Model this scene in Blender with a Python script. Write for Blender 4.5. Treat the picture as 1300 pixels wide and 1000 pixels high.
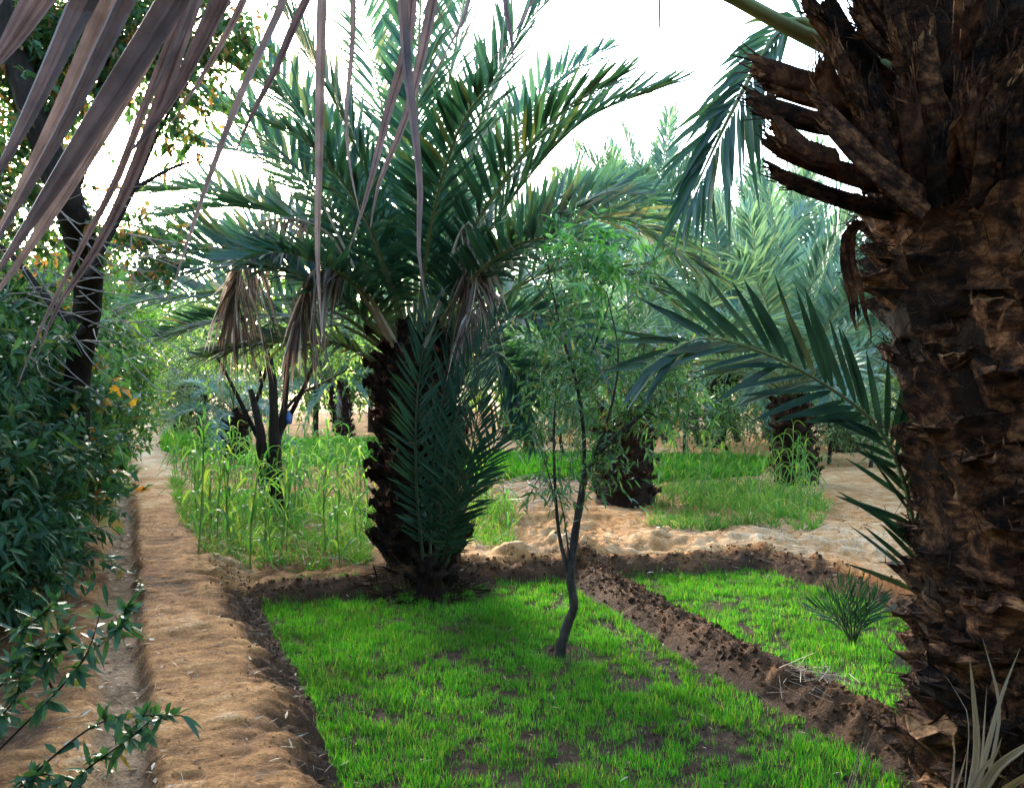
import bpy, math, random
import numpy as np
from mathutils import Matrix, Vector, Euler

# ------------------------------------------------------------------ scene, camera, light
scene = bpy.context.scene
for o in list(bpy.data.objects):
    bpy.data.objects.remove(o)
col = scene.collection
F, CX, CY, HZ, EYE = 1100.0, 650.0, 500.0, 475.0, 1.6
PITCH = math.atan((CY - HZ) / F)
cam_d = bpy.data.cameras.new('camera')
cam_d.sensor_width = 36.0
cam_d.lens = 36.0 * F / 1300.0
cam_d.clip_start = 0.02
cam_d.clip_end = 3000
cam = bpy.data.objects.new('camera', cam_d)
col.objects.link(cam)
cam.location = (0, 0, EYE)
cam.rotation_euler = (math.pi / 2 - PITCH, 0, 0)
scene.camera = cam


def ray(px, py):
    dx, dz = (px - CX) / F, -(py - CY) / F
    c, s = math.cos(PITCH), math.sin(PITCH)
    return np.array([dx, c + s * dz, -s + c * dz])


def P(px, py, d):
    """point seen at a pixel, at distance d (metres) ahead"""
    r = ray(px, py)
    return np.array([0, 0, EYE]) + r * (d / r[1])


def G(px, py, z=0.0):
    r = ray(px, py)
    return np.array([0, 0, EYE]) + r * ((z - EYE) / r[2])


SUN = ray(140, 200)
SUN /= np.linalg.norm(SUN)
sun_el = math.asin(SUN[2])
sun_az = math.atan2(SUN[0], SUN[1])          # clockwise from +Y
w = bpy.data.worlds.new('World')
scene.world = w
w.use_nodes = True
wn = w.node_tree.nodes
sky = wn.new('ShaderNodeTexSky')
sky.sky_type = 'NISHITA'
sky.sun_disc = False
sky.sun_elevation = sun_el
sky.sun_rotation = sun_az
sky.altitude = 300
sky.air_density = 1.0
sky.dust_density = 1.8
sky.ozone_density = 1.0
bg = wn['Background']
bg.inputs['Strength'].default_value = 0.15
w.node_tree.links.new(sky.outputs[0], bg.inputs[0])
sd = bpy.data.lights.new('sun', 'SUN')
sd.energy = 1.5
sd.angle = math.radians(18)
sd.color = (1.0, 0.93, 0.82)
so = bpy.data.objects.new('sun', sd)
col.objects.link(so)
so.rotation_euler = Vector(-SUN).to_track_quat('-Z', 'Y').to_euler()
scene.view_settings.view_transform = 'Standard'
scene.view_settings.look = 'None'
scene.view_settings.gamma = 1.0
scene.view_settings.exposure = 4.0

rng = np.random.default_rng(7)
random.seed(7)

# ------------------------------------------------------------------ helpers


def nrm(v):
    v = np.asarray(v, float)
    return v / np.maximum(np.linalg.norm(v, axis=-1, keepdims=True), 1e-9)


def _h(ix, iy, s):
    n = (ix.astype(np.int64) * 374761393 + iy.astype(np.int64) * 668265263 + s * 1442695041) & 0xffffffff
    n = ((n ^ (n >> 13)) * 1274126177) & 0xffffffff
    n = n ^ (n >> 16)
    return (n & 0xffff) / 65535.0


def noise(x, y, s=0):
    ix, iy = np.floor(x), np.floor(y)
    fx, fy = x - ix, y - iy
    fx, fy = fx * fx * (3 - 2 * fx), fy * fy * (3 - 2 * fy)
    a, b = _h(ix, iy, s), _h(ix + 1, iy, s)
    c, d = _h(ix, iy + 1, s), _h(ix + 1, iy + 1, s)
    return a + (b - a) * fx + (c - a) * fy + (a - b - c + d) * fx * fy


def fbm(x, y, s=0, o=4):
    v, a, t = 0, 1.0, 0
    for i in range(o):
        v = v + a * noise(x * 2 ** i + 17.3 * i, y * 2 ** i + 5.1 * i, s + i)
        t += a
        a *= .5
    return v / t


def sstep(a, b, x):
    t = np.clip((x - a) / (b - a), 0, 1)
    return t * t * (3 - 2 * t)


class MB:
    def __init__(self):
        self.V, self.T, self.Q, self.n, self.mt, self.mq = [], [], [], 0, [], []

    def add(self, V, T=None, Q=None, m=0):
        V = np.asarray(V, float).reshape(-1, 3)
        if T is not None and len(T):
            T = np.asarray(T, np.int64)
            self.T.append(T + self.n)
            self.mt.append(np.full(len(T), m))
        if Q is not None and len(Q):
            Q = np.asarray(Q, np.int64)
            self.Q.append(Q + self.n)
            self.mq.append(np.full(len(Q), m))
        self.V.append(V)
        self.n += len(V)
        return self

    def join(self, o, m=0):
        for V in [np.concatenate(o.V)] if o.V else []:
            self.add(V, np.concatenate(o.T) if o.T else None, np.concatenate(o.Q) if o.Q else None, m)
        return self

    def mesh(self, name, mats, smooth=True, off=(0, 0, 0)):
        me = bpy.data.meshes.new(name)
        V = np.concatenate(self.V) - np.asarray(off, float)
        T = np.concatenate(self.T) if self.T else np.zeros((0, 3), np.int64)
        Q = np.concatenate(self.Q) if self.Q else np.zeros((0, 4), np.int64)
        mi = np.concatenate(self.mt + self.mq) if (self.mt or self.mq) else np.zeros(0)
        me.vertices.add(len(V))
        me.vertices.foreach_set('co', V.astype(np.float32).ravel())
        li = np.concatenate([T.ravel(), Q.ravel()])
        me.loops.add(len(li))
        me.loops.foreach_set('vertex_index', li.astype(np.int32))
        nf = len(T) + len(Q)
        me.polygons.add(nf)
        st = np.concatenate([np.arange(len(T)) * 3, len(T) * 3 + np.arange(len(Q)) * 4])
        me.polygons.foreach_set('loop_start', st.astype(np.int32))
        me.polygons.foreach_set('use_smooth', np.full(nf, smooth))
        if mi.any():
            me.polygons.foreach_set('material_index', mi.astype(np.int32))
        me.update(calc_edges=True)
        if not isinstance(mats, (list, tuple)):
            mats = [mats]
        for m in mats:
            me.materials.append(m)
        return me


ORG = {}


def thing(name, loc, label, cat, group=None):
    o = bpy.data.objects.new(name, None)
    col.objects.link(o)
    o.empty_display_size = .1
    o.location = loc
    ORG[o.name] = np.asarray(loc, float)
    tag(o, label, cat, group)
    return o


def tag(o, label=None, cat=None, group=None, kind=None):
    if label:
        o['label'] = label
    if cat:
        o['category'] = cat
    if group:
        o['group'] = group
    if kind:
        o['kind'] = kind
    return o


def put(name, mb, mats, parent=None, kind=None, smooth=True):
    """link a builder (world coordinates) as one mesh object"""
    off = ORG[parent.name] if parent is not None else np.zeros(3)
    o = bpy.data.objects.new(name, mb.mesh(name, mats, smooth, off))
    col.objects.link(o)
    if parent is not None:
        o.parent = parent
        ORG[o.name] = off
    else:
        ORG[o.name] = np.zeros(3)
    if kind:
        o['kind'] = kind
    return o


def inst(name, me, parent=None, M=None):
    o = bpy.data.objects.new(name, me)
    col.objects.link(o)
    if parent is not None:
        o.parent = parent
    if M is not None:
        o.matrix_local = M
    return o


def spline(pts, n):
    """Catmull-Rom through the points, n samples"""
    p = np.asarray(pts, float)
    if len(p) == 2:
        t = np.linspace(0, 1, n)[:, None]
        return p[0] * (1 - t) + p[1] * t
    q = np.vstack([2 * p[0] - p[1], p, 2 * p[-1] - p[-2]])
    u = np.linspace(0, len(p) - 1 - 1e-9, n)
    i = u.astype(int)
    t = (u - i)[:, None]
    a, b, c, d = q[i], q[i + 1], q[i + 2], q[i + 3]
    r = .5 * (2 * b + (c - a) * t + (2 * a - 5 * b + 4 * c - d) * t ** 2 + (3 * b - a - 3 * c + d) * t ** 3)
    # even spacing
    s = np.concatenate([[0], np.cumsum(np.linalg.norm(np.diff(r, axis=0), axis=1))])
    e = np.linspace(0, s[-1], n)
    return np.stack([np.interp(e, s, r[:, k]) for k in range(3)], 1)


def tangents(p):
    return nrm(np.gradient(p, axis=0))


def tube(mb, pts, rad, k=6, m=0, flat=1.0, jit=0.0, ref=None):
    p = np.asarray(pts, float)
    n = len(p)
    rad = np.interp(np.linspace(0, 1, n), np.linspace(0, 1, len(rad)), rad) if np.ndim(rad) else np.full(n, rad)
    T = tangents(p)
    ref = np.array([.13, .31, .94]) if ref is None else np.asarray(ref, float)
    A = np.cross(T, ref)
    bad = np.linalg.norm(A, axis=1) < .15
    A[bad] = np.cross(T[bad], [1, .2, 0])
    A = nrm(A)
    B = np.cross(A, T)
    a = np.arange(k) / k * 2 * math.pi
    R = rad[:, None, None]
    if jit:
        R = R * (1 + jit * rng.uniform(-1, 1, (n, k, 1)))
    V = p[:, None] + R * (np.cos(a)[None, :, None] * A[:, None] + flat * np.sin(a)[None, :, None] * B[:, None])
    i, j = np.meshgrid(np.arange(n - 1), np.arange(k), indexing='ij')
    j2 = (j + 1) % k
    Q = np.stack([i * k + j, i * k + j2, (i + 1) * k + j2, (i + 1) * k + j], -1).reshape(-1, 4)
    mb.add(V.reshape(-1, 3), None, Q, m)
    # closed ends
    c0 = [[0, q + 1, q] for q in range(1, k - 1)]
    c1 = [[0, q, q + 1] for q in range(1, k - 1)]
    mb.add(V[0], c0, None, m)
    mb.add(V[-1], c1, None, m)
    return mb


def scatter(mb, tmpl, pos, D, N, L, W, bend=0.0, m=0):
    """a template (t along, s across, h up) at every position"""
    tV, tT, tQ = tmpl
    n = len(pos)
    D = nrm(D)
    N = N - (N * D).sum(1, keepdims=True) * D
    N = nrm(N)
    S = np.cross(D, N)
    L = np.broadcast_to(L, (n,))[:, None, None]
    W = np.broadcast_to(W, (n,))[:, None, None]
    b = np.broadcast_to(bend, (n,))[:, None]
    t, s, h = tV[:, 0], tV[:, 1], tV[:, 2]
    V = pos[:, None] + D[:, None] * (t[None, :, None] * L) + S[:, None] * (s[None, :, None] * W) + N[:, None] * (h[None, :, None] * W)
    V[:, :, 2] -= b * L[:, :, 0] * (t[None, :] ** 2)
    o = (np.arange(n) * len(tV))[:, None, None]
    T = (np.asarray(tT)[None] + o).reshape(-1, 3) if len(tT) else None
    Q = (np.asarray(tQ)[None] + o).reshape(-1, 4) if len(tQ) else None
    mb.add(V.reshape(-1, 3), T, Q, m)


def A_(x):
    return np.array(x, float)


# folded broad leaf, 4 triangles
LEAF = (A_([[0, 0, 0], [.42, .5, .14], [.46, 0, 0], [.42, -.5, .14], [1, 0, -.05]]), [[0, 3, 2], [0, 2, 1], [1, 2, 4], [2, 3, 4]], [])
# slimmer leaf with six triangles and a rounder outline
LEAF6 = (A_([[0, 0, 0], [.25, .42, .12], [.25, -.42, .12], [.62, .40, .10], [.62, -.40, .10], [1, 0, -.1], [.3, 0, 0], [.62, 0, -.02]]),
         [[0, 2, 6], [0, 6, 1], [3, 7, 5], [7, 4, 5]], [[1, 6, 7, 3], [6, 2, 4, 7]])
# lobed fig leaf
FIG = (A_([[0, 0, 0], [.08, .3, .05], [.3, .22, .03], [.38, .5, .08], [.6, .2, .02], [1, 0, -.1], [.6, -.2, .02], [.38, -.5, .08], [.3, -.22, .03], [.08, -.3, .05], [.35, 0, -.02]]),
       [[10, i + 1, i] for i in range(9)] + [[10, 0, 9]], [])
# palm leaflet: folded strip
PINNA = (A_([[0, .16, .05], [0, 0, 0], [0, -.16, .05], [.3, .5, .18], [.3, 0, 0], [.3, -.5, .18], [.7, .36, .13], [.7, 0, 0], [.7, -.36, .13], [1, 0, 0]]),
         [[6, 7, 9], [7, 8, 9]], [[0, 1, 4, 3], [1, 2, 5, 4], [3, 4, 7, 6], [4, 5, 8, 7]])
# grass blade
BLADE = (A_([[0, .5, 0], [0, -.5, 0], [.5, .42, 0], [.5, -.42, 0], [1, 0, 0]]), [[2, 3, 4]], [[0, 1, 3, 2]])
# thin three-sided stick
_c = [(math.cos(a), math.sin(a)) for a in (0, 2.09, 4.19)]
STICK = (A_([[0, c * .5, s * .5] for c, s in _c] + [[1, c * .28, s * .28] for c, s in _c]), [], [[0, 1, 4, 3], [1, 2, 5, 4], [2, 0, 3, 5]])
# clod of earth (rough octahedron)
CLOD = (A_([[-.5, 0, .05], [0, .5, 0], [.5, .1, -.05], [.05, -.5, .08], [-.05, .1, .42], [.1, 0, -.4]]),
        [[0, 3, 4], [3, 2, 4], [2, 1, 4], [1, 0, 4], [3, 0, 5], [2, 3, 5], [1, 2, 5], [0, 1, 5]], [])

# ------------------------------------------------------------------ materials


def newmat(name):
    m = bpy.data.materials.new(name)
    m.use_nodes = True
    nt = m.node_tree
    return m, nt, nt.nodes['Principled BSDF'], nt.nodes['Material Output']


def ramp(nt, stops):
    r = nt.nodes.new('ShaderNodeValToRGB')
    e = r.color_ramp.elements
    while len(e) > 1:
        e.remove(e[-1])
    e[0].position = stops[0][0]
    e[0].color = (*stops[0][1], 1)
    for p, c in stops[1:]:
        q = e.new(p)
        q.color = (*c, 1)
    return r


def leafmat(name, stops, trans=.35, rough=.45, spec=.4, tgain=1.6, coord_noise=0.0, obj_rand=False, tint=(1.15, 1.1, .5)):
    m, nt, b, out = newmat(name)
    N, K = nt.nodes, nt.links
    if obj_rand:
        src = N.new('ShaderNodeObjectInfo').outputs['Random']
    else:
        src = N.new('ShaderNodeNewGeometry').outputs['Random Per Island']
    r = ramp(nt, stops)
    K.new(src, r.inputs[0])
    c = r.outputs[0]
    if coord_noise:
        tc = N.new('ShaderNodeTexCoord')
        nz = N.new('ShaderNodeTexNoise')
        nz.inputs['Scale'].default_value = coord_noise
        nz.inputs['Detail'].default_value = 4
        K.new(tc.outputs['Object'], nz.inputs[0])
        mr = N.new('ShaderNodeMapRange')
        mr.inputs[1].default_value, mr.inputs[2].default_value = .3, .7
        mr.inputs[3].default_value, mr.inputs[4].default_value = .6, 1.3
        K.new(nz.outputs[0], mr.inputs[0])
        mx = N.new('ShaderNodeMix')
        mx.data_type, mx.blend_type = 'RGBA', 'MULTIPLY'
        mx.inputs[0].default_value = 1
        K.new(c, mx.inputs[6])
        K.new(mr.outputs[0], mx.inputs[7])
        c = mx.outputs[2]
    K.new(c, b.inputs['Base Color'])
    b.inputs['Roughness'].default_value = rough
    b.inputs['Specular IOR Level'].default_value = spec
    if trans > 0:
        t = N.new('ShaderNodeBsdfTranslucent')
        g = N.new('ShaderNodeMix')
        g.data_type, g.blend_type = 'RGBA', 'MULTIPLY'
        g.inputs[0].default_value = 1
        K.new(c, g.inputs[6])
        g.inputs[7].default_value = (tgain * tint[0], tgain * tint[1], tgain * tint[2], 1)
        K.new(g.outputs[2], t.inputs[0])
        ms = N.new('ShaderNodeMixShader')
        ms.inputs[0].default_value = trans
        K.new(b.outputs[0], ms.inputs[1])
        K.new(t.outputs[0], ms.inputs[2])
        K.new(ms.outputs[0], out.inputs[0])
    return m


def barkmat(name, stops, scale=(6, 6, 1.5), detail=8, bump=.6, dist=.02, rough=.9, sc=1.0, vary=0.0):
    m, nt, b, out = newmat(name)
    N, K = nt.nodes, nt.links
    tc = N.new('ShaderNodeTexCoord')
    mp = N.new('ShaderNodeMapping')
    mp.inputs['Scale'].default_value = scale
    nz = N.new('ShaderNodeTexNoise')
    nz.inputs['Scale'].default_value = sc
    nz.inputs['Detail'].default_value = detail
    nz.inputs['Roughness'].default_value = .68
    oi = N.new('ShaderNodeObjectInfo')
    ad = N.new('ShaderNodeVectorMath')
    sm = N.new('ShaderNodeMath')
    sm.operation = 'MULTIPLY'
    sm.inputs[1].default_value = 13.0
    K.new(oi.outputs['Random'], sm.inputs[0])
    K.new(tc.outputs['Object'], mp.inputs[0])
    K.new(mp.outputs[0], ad.inputs[0])
    K.new(sm.outputs[0], ad.inputs[1])
    K.new(ad.outputs[0], nz.inputs[0])
    r = ramp(nt, stops)
    K.new(nz.outputs[0], r.inputs[0])
    vr = N.new('ShaderNodeMapRange')
    vr.inputs[3].default_value, vr.inputs[4].default_value = 1 - vary, 1 + vary * 1.6
    K.new(oi.outputs['Random'], vr.inputs[0])
    mv = N.new('ShaderNodeMix')
    mv.data_type, mv.blend_type = 'RGBA', 'MULTIPLY'
    mv.inputs[0].default_value = 1
    K.new(r.outputs[0], mv.inputs[6])
    K.new(vr.outputs[0], mv.inputs[7])
    K.new(mv.outputs[2], b.inputs['Base Color'])
    b.inputs['Roughness'].default_value = rough
    b.inputs['Specular IOR Level'].default_value = .15
    bp = N.new('ShaderNodeBump')
    bp.inputs['Strength'].default_value = bump
    bp.inputs['Distance'].default_value = dist
    K.new(nz.outputs[0], bp.inputs['Height'])
    K.new(bp.outputs[0], b.inputs['Normal'])
    return m


def soilmat(name, clod=0):
    m, nt, b, out = newmat(name)
    N, K = nt.nodes, nt.links
    tc = N.new('ShaderNodeTexCoord')

    def nz(s, d, rgh=.6):
        n = N.new('ShaderNodeTexNoise')
        n.inputs['Scale'].default_value = s
        n.inputs['Detail'].default_value = d
        n.inputs['Roughness'].default_value = rgh
        K.new(tc.outputs['Object'], n.inputs[0])
        return n.outputs[0]
    at = N.new('ShaderNodeAttribute')
    at.attribute_name = 'dry'
    big, mid, fine = nz(1.7, 5), nz(9, 6, .65), nz(60, 6, .7)

    def ma(op, a, bb):
        q = N.new('ShaderNodeMath')
        q.operation = op
        for i, v in enumerate((a, bb)):
            if isinstance(v, (int, float)):
                q.inputs[i].default_value = v
            else:
                K.new(v, q.inputs[i])
        return q.outputs[0]
    s = ma('ADD', ma('MULTIPLY', ma('SUBTRACT', big, .5), .45), ma('MULTIPLY', ma('SUBTRACT', mid, .5), .62))
    f = ma('ADD', at.outputs['Fac'] if not clod else clod, s)
    r = ramp(nt, [(0, (.040, .022, .013)), (.2, (.085, .043, .021)), (.42, (.22, .100, .036)), (.62, (.40, .20, .074)), (.85, (.54, .35, .19)), (1, (.62, .47, .31))])
    K.new(f, r.inputs[0])
    mr = N.new('ShaderNodeMapRange')
    mr.inputs[1].default_value, mr.inputs[2].default_value = .3, .7
    mr.inputs[3].default_value, mr.inputs[4].default_value = .55, 1.35
    K.new(fine, mr.inputs[0])
    mx = N.new('ShaderNodeMix')
    mx.data_type, mx.blend_type = 'RGBA', 'MULTIPLY'
    mx.inputs[0].default_value = 1
    r2 = ramp(nt, [(0, (.04, .023, .013)), (.3, (.12, .073, .040)), (.6, (.27, .175, .10)), (1, (.45, .33, .22))])
    K.new(f, r2.inputs[0])
    si = N.new('ShaderNodeAttribute')
    si.attribute_name = 'silt'
    m2 = N.new('ShaderNodeMix')
    m2.data_type = 'RGBA'
    K.new(si.outputs['Fac'], m2.inputs[0])
    K.new(r.outputs[0], m2.inputs[6])
    K.new(r2.outputs[0], m2.inputs[7])
    K.new(m2.outputs[2], mx.inputs[6])
    K.new(mr.outputs[0], mx.inputs[7])
    K.new(mx.outputs[2], b.inputs['Base Color'])
    b.inputs['Roughness'].default_value = .95
    b.inputs['Specular IOR Level'].default_value = .12
    bp = N.new('ShaderNodeBump')
    bp.inputs['Strength'].default_value = 1.0
    bp.inputs['Distance'].default_value = .05
    hh = ma('ADD', mid, ma('MULTIPLY', fine, .45))
    K.new(hh, bp.inputs['Height'])
    K.new(bp.outputs[0], b.inputs['Normal'])
    return m


M_soil = soilmat('earth')
M_clod = soilmat('loose_earth', .22)
M_lump = soilmat('sand_lumps', .62)
M_crumb = soilmat('path_crumbs', .52)
M_sprout = leafmat('young_cereal', [(0, (.014, .115, .009)), (.45, (.036, .195, .012)), (.78, (.075, .27, .018)), (.93, (.16, .28, .03)), (1, (.27, .24, .08))], .45, .5, .25, 1.5, coord_noise=1.6)
M_maize = leafmat('maize_leaf', [(0, (.03, .11, .03)), (.6, (.065, .18, .045)), (1, (.16, .24, .05))], .45, .6, .12, 1.5, obj_rand=True)
M_weed = leafmat('weeds', [(0, (.035, .13, .02)), (.7, (.065, .18, .03)), (.9, (.13, .20, .05)), (1, (.28, .24, .11))], .4, .6, .2)
M_stalk = leafmat('maize_stalk', [(0, (.08, .17, .03)), (1, (.16, .22, .06))], 0, .5, .3, obj_rand=True)
M_pinna = leafmat('palm_leaflet', [(0, (.013, .050, .036)), (.5, (.024, .076, .052)), (.9, (.042, .105, .060)), (1, (.10, .11, .04))], .25, .40, .34, 1.7)
M_pinna_dark = leafmat('palm_leaflet_dark', [(0, (.010, .036, .024)), (1, (.022, .062, .034))], .12, .5, .25)
M_pinna_hazy = leafmat('palm_leaflet_hazy', [(0, (.045, .105, .088)), (.5, (.075, .150, .124)), (.9, (.12, .20, .15)), (1, (.18, .21, .12))], .3, .46, .28, 1.6)  # distant palms: sky reflection and haze put into the leaf colour
M_pinna_yel = leafmat('palm_leaflet_yellowing', [(0, (.022, .065, .038)), (.6, (.045, .09, .042)), (.85, (.10, .11, .05)), (1, (.16, .105, .055))], .35, .5, .3, 1.5)
M_pinna_near = leafmat('palm_leaflet_near', [(0, (.010, .034, .024)), (.7, (.020, .052, .032)), (1, (.06, .07, .035))], .15, .42, .28, 1.6, coord_noise=9, obj_rand=True)
M_rachis = barkmat('green_rachis', [(.3, (.10, .13, .05)), (.6, (.17, .19, .08)), (.8, (.24, .21, .10))], (8, 8, 8), bump=.1, rough=.5)
M_dead = leafmat('dead_leaflet', [(0, (.070, .050, .050)), (.6, (.115, .084, .080)), (1, (.19, .145, .13))], .22, .5, .3, 1.0, coord_noise=30, obj_rand=True, tint=(1, .95, .95))
M_deadi = leafmat('dead_leaflets_brown', [(0, (.055, .032, .024)), (.4, (.13, .085, .068)), (.75, (.26, .205, .175)), (1, (.52, .47, .42))], .3, .6, .25, 1.0, tint=(1, .92, .86))
M_straw = leafmat('straw', [(0, (.15, .11, .075)), (.6, (.25, .20, .15)), (1, (.38, .33, .27))], .2, .6, .25, 1.1)
M_pale = barkmat('dead_rachis', [(.3, (.28, .21, .14)), (.7, (.55, .46, .35))], (10, 10, 3), bump=.2, rough=.6)
M_trunk = barkmat('palm_trunk', [(.30, (.006, .0035, .0025)), (.55, (.020, .011, .006)), (.8, (.065, .034, .018))], (14, 14, 5), bump=1, dist=.04)  # albedo lowered here and on the leaf bases: backlit shade put into colour
M_boot = barkmat('palm_leaf_base', [(.36, (.007, .003, .002)), (.48, (.032, .013, .006)), (.59, (.12, .050, .020)), (.76, (.28, .14, .06))], (17, 17, 26), bump=1, dist=.06, detail=10, vary=.75)
M_bootd = barkmat('palm_leaf_base_dark', [(.30, (.006, .0035, .0025)), (.55, (.020, .011, .007)), (.8, (.07, .038, .02))], (9, 9, 22), bump=.9, dist=.03)
M_bootl = barkmat('palm_leaf_base_long', [(.38, (.006, .003, .002)), (.52, (.022, .009, .004)), (.66, (.085, .034, .014)), (.82, (.18, .09, .04))], (55, 55, 5), bump=1, dist=.03, vary=.7)
M_cut = barkmat('palm_cut_end', [(.32, (.02, .009, .004)), (.5, (.12, .056, .023)), (.70, (.29, .155, .068))], (30, 30, 30), bump=1, dist=.02, vary=.6)
M_fibre = leafmat('palm_fibre', [(0, (.010, .005, .003)), (.85, (.035, .018, .009)), (1, (.14, .085, .045))], 0, .9, .1)
M_bark = barkmat('bark_dark', [(.3, (.010, .008, .007)), (.6, (.030, .023, .019)), (.85, (.08, .063, .053))], (18, 18, 5), bump=.8, dist=.01)
M_barkg = barkmat('bark_grey', [(.3, (.02, .016, .014)), (.55, (.06, .05, .044)), (.8, (.15, .13, .11))], (30, 30, 10), bump=1, dist=.02)
M_twig = barkmat('bare_twig', [(.3, (.10, .08, .065)), (.8, (.26, .22, .19))], (20, 20, 20), bump=.2, rough=.8)
M_hedge = leafmat('hedge_leaf', [(0, (.012, .045, .018)), (.5, (.022, .070, .026)), (.85, (.045, .11, .03)), (.97, (.12, .12, .03)), (1, (.22, .10, .03))], .3, .45, .3)
M_hedgeblue = leafmat('hedge_leaf_cool', [(0, (.012, .045, .022)), (.6, (.026, .080, .036)), (.9, (.05, .12, .045)), (1, (.16, .12, .03))], .25, .5, .25)
M_fig = leafmat('fig_leaf', [(0, (.025, .085, .04)), (.6, (.045, .12, .05)), (.85, (.09, .15, .04)), (.94, (.30, .17, .03)), (1, (.30, .11, .03))], .35, .45, .35)
M_yel = leafmat('yellowing_leaf', [(0, (.022, .075, .018)), (.7, (.045, .115, .022)), (.95, (.10, .14, .03)), (1, (.24, .13, .03))], .45, .5, .3)
M_topleaf = leafmat('tree_leaf_mixed', [(0, (.018, .06, .025)), (.7, (.04, .10, .035)), (.80, (.08, .12, .04)), (.90, (.15, .08, .035)), (1, (.24, .13, .06))], .4, .5, .3)
M_young = leafmat('young_tree_leaf', [(0, (.03, .095, .04)), (.6, (.055, .15, .055)), (.92, (.09, .19, .06)), (1, (.24, .15, .06))], .4, .4, .4)
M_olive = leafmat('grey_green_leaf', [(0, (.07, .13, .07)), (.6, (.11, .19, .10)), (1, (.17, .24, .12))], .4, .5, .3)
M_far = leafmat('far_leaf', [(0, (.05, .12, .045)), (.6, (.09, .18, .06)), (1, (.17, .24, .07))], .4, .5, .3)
M_litter = leafmat('dry_litter', [(0, (.10, .06, .032)), (.7, (.22, .155, .09)), (1, (.44, .36, .26))], 0, .7, .2)
m_, nt_, b_, o_ = newmat('pale_blue_plastic')
b_.inputs['Base Color'].default_value = (.42, .52, .66, 1)
b_.inputs['Roughness'].default_value = .4
M_sack = m_
m_, nt_, b_, o_ = newmat('blue_plastic')
b_.inputs['Base Color'].default_value = (.03, .09, .32, 1)
b_.inputs['Roughness'].default_value = .35
M_bluebag = m_

# ------------------------------------------------------------------ ground: one height field, cut into its pieces
K_PATH = 0.445                                   # the path and channel run along x = -K*y


def segdist(x, y, pts):
    d = np.full(np.shape(x), 1e9)
    for a, b in zip(pts[:-1], pts[1:]):
        ax, ay, bx, by = a[0], a[1], b[0], b[1]
        L2 = (bx - ax) ** 2 + (by - ay) ** 2
        t = np.clip(((x - ax) * (bx - ax) + (y - ay) * (by - ay)) / L2, 0, 1)
        d = np.minimum(d, np.hypot(x - ax - t * (bx - ax), y - ay - t * (by - ay)))
    return d


MIDB = [(.50, 7.2), (.83, 6.05), (1.25, 4.75), (1.58, 3.85), (2.05, 2.6), (2.4, 1.4)]
FARB = [G(px, py, .1) for px, py in ((262, 752), (360, 742), (480, 735), (610, 722), (740, 711), (860, 710), (960, 701), (1060, 726), (1170, 765))]
RIDGE = [G(px, py, .12) for px, py in ((640, 704), (720, 696), (830, 686), (960, 680), (1080, 684), (1250, 700))]
TRACK = [G(px, py, .12) for px, py in ((700, 690), (690, 655), (640, 622), (560, 612))]


def inpoly(x, y, poly):
    r = np.zeros(np.shape(x), bool)
    n = len(poly)
    for i in range(n):
        x1, y1 = poly[i][:2]
        x2, y2 = poly[(i + 1) % n][:2]
        c = ((y1 > y) != (y2 > y)) & (x < (x2 - x1) * (y - y1) / (y2 - y1 + 1e-12) + x1)
        r ^= c
    return r


PLOT_A = [(-.72, 3.45), (-1.19, 4.69), (-1.86, 6.22), (-1.3, 6.45), (-.9, 6.42), (-.45, 6.45), (-.2, 6.75), (.28, 7.0), (.58, 6.05), (1.03, 4.6), (1.38, 3.78), (1.8, 2.6), (1.9, 2.2), (-.15, 2.2)]
PLOT_B = [(.82, 7.0), (1.08, 6.0), (1.47, 4.75), (1.80, 3.9), (2.25, 2.8), (3.4, 3.4), (2.95, 5.2), (2.72, 6.15), (2.1, 7.45), (1.4, 7.15)]


def landlevel(x, y, dF):
    yF = np.interp(x, [p[0] for p in FARB], [p[1] for p in FARB])
    return sstep(-.05, .25, y - yF)


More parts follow.
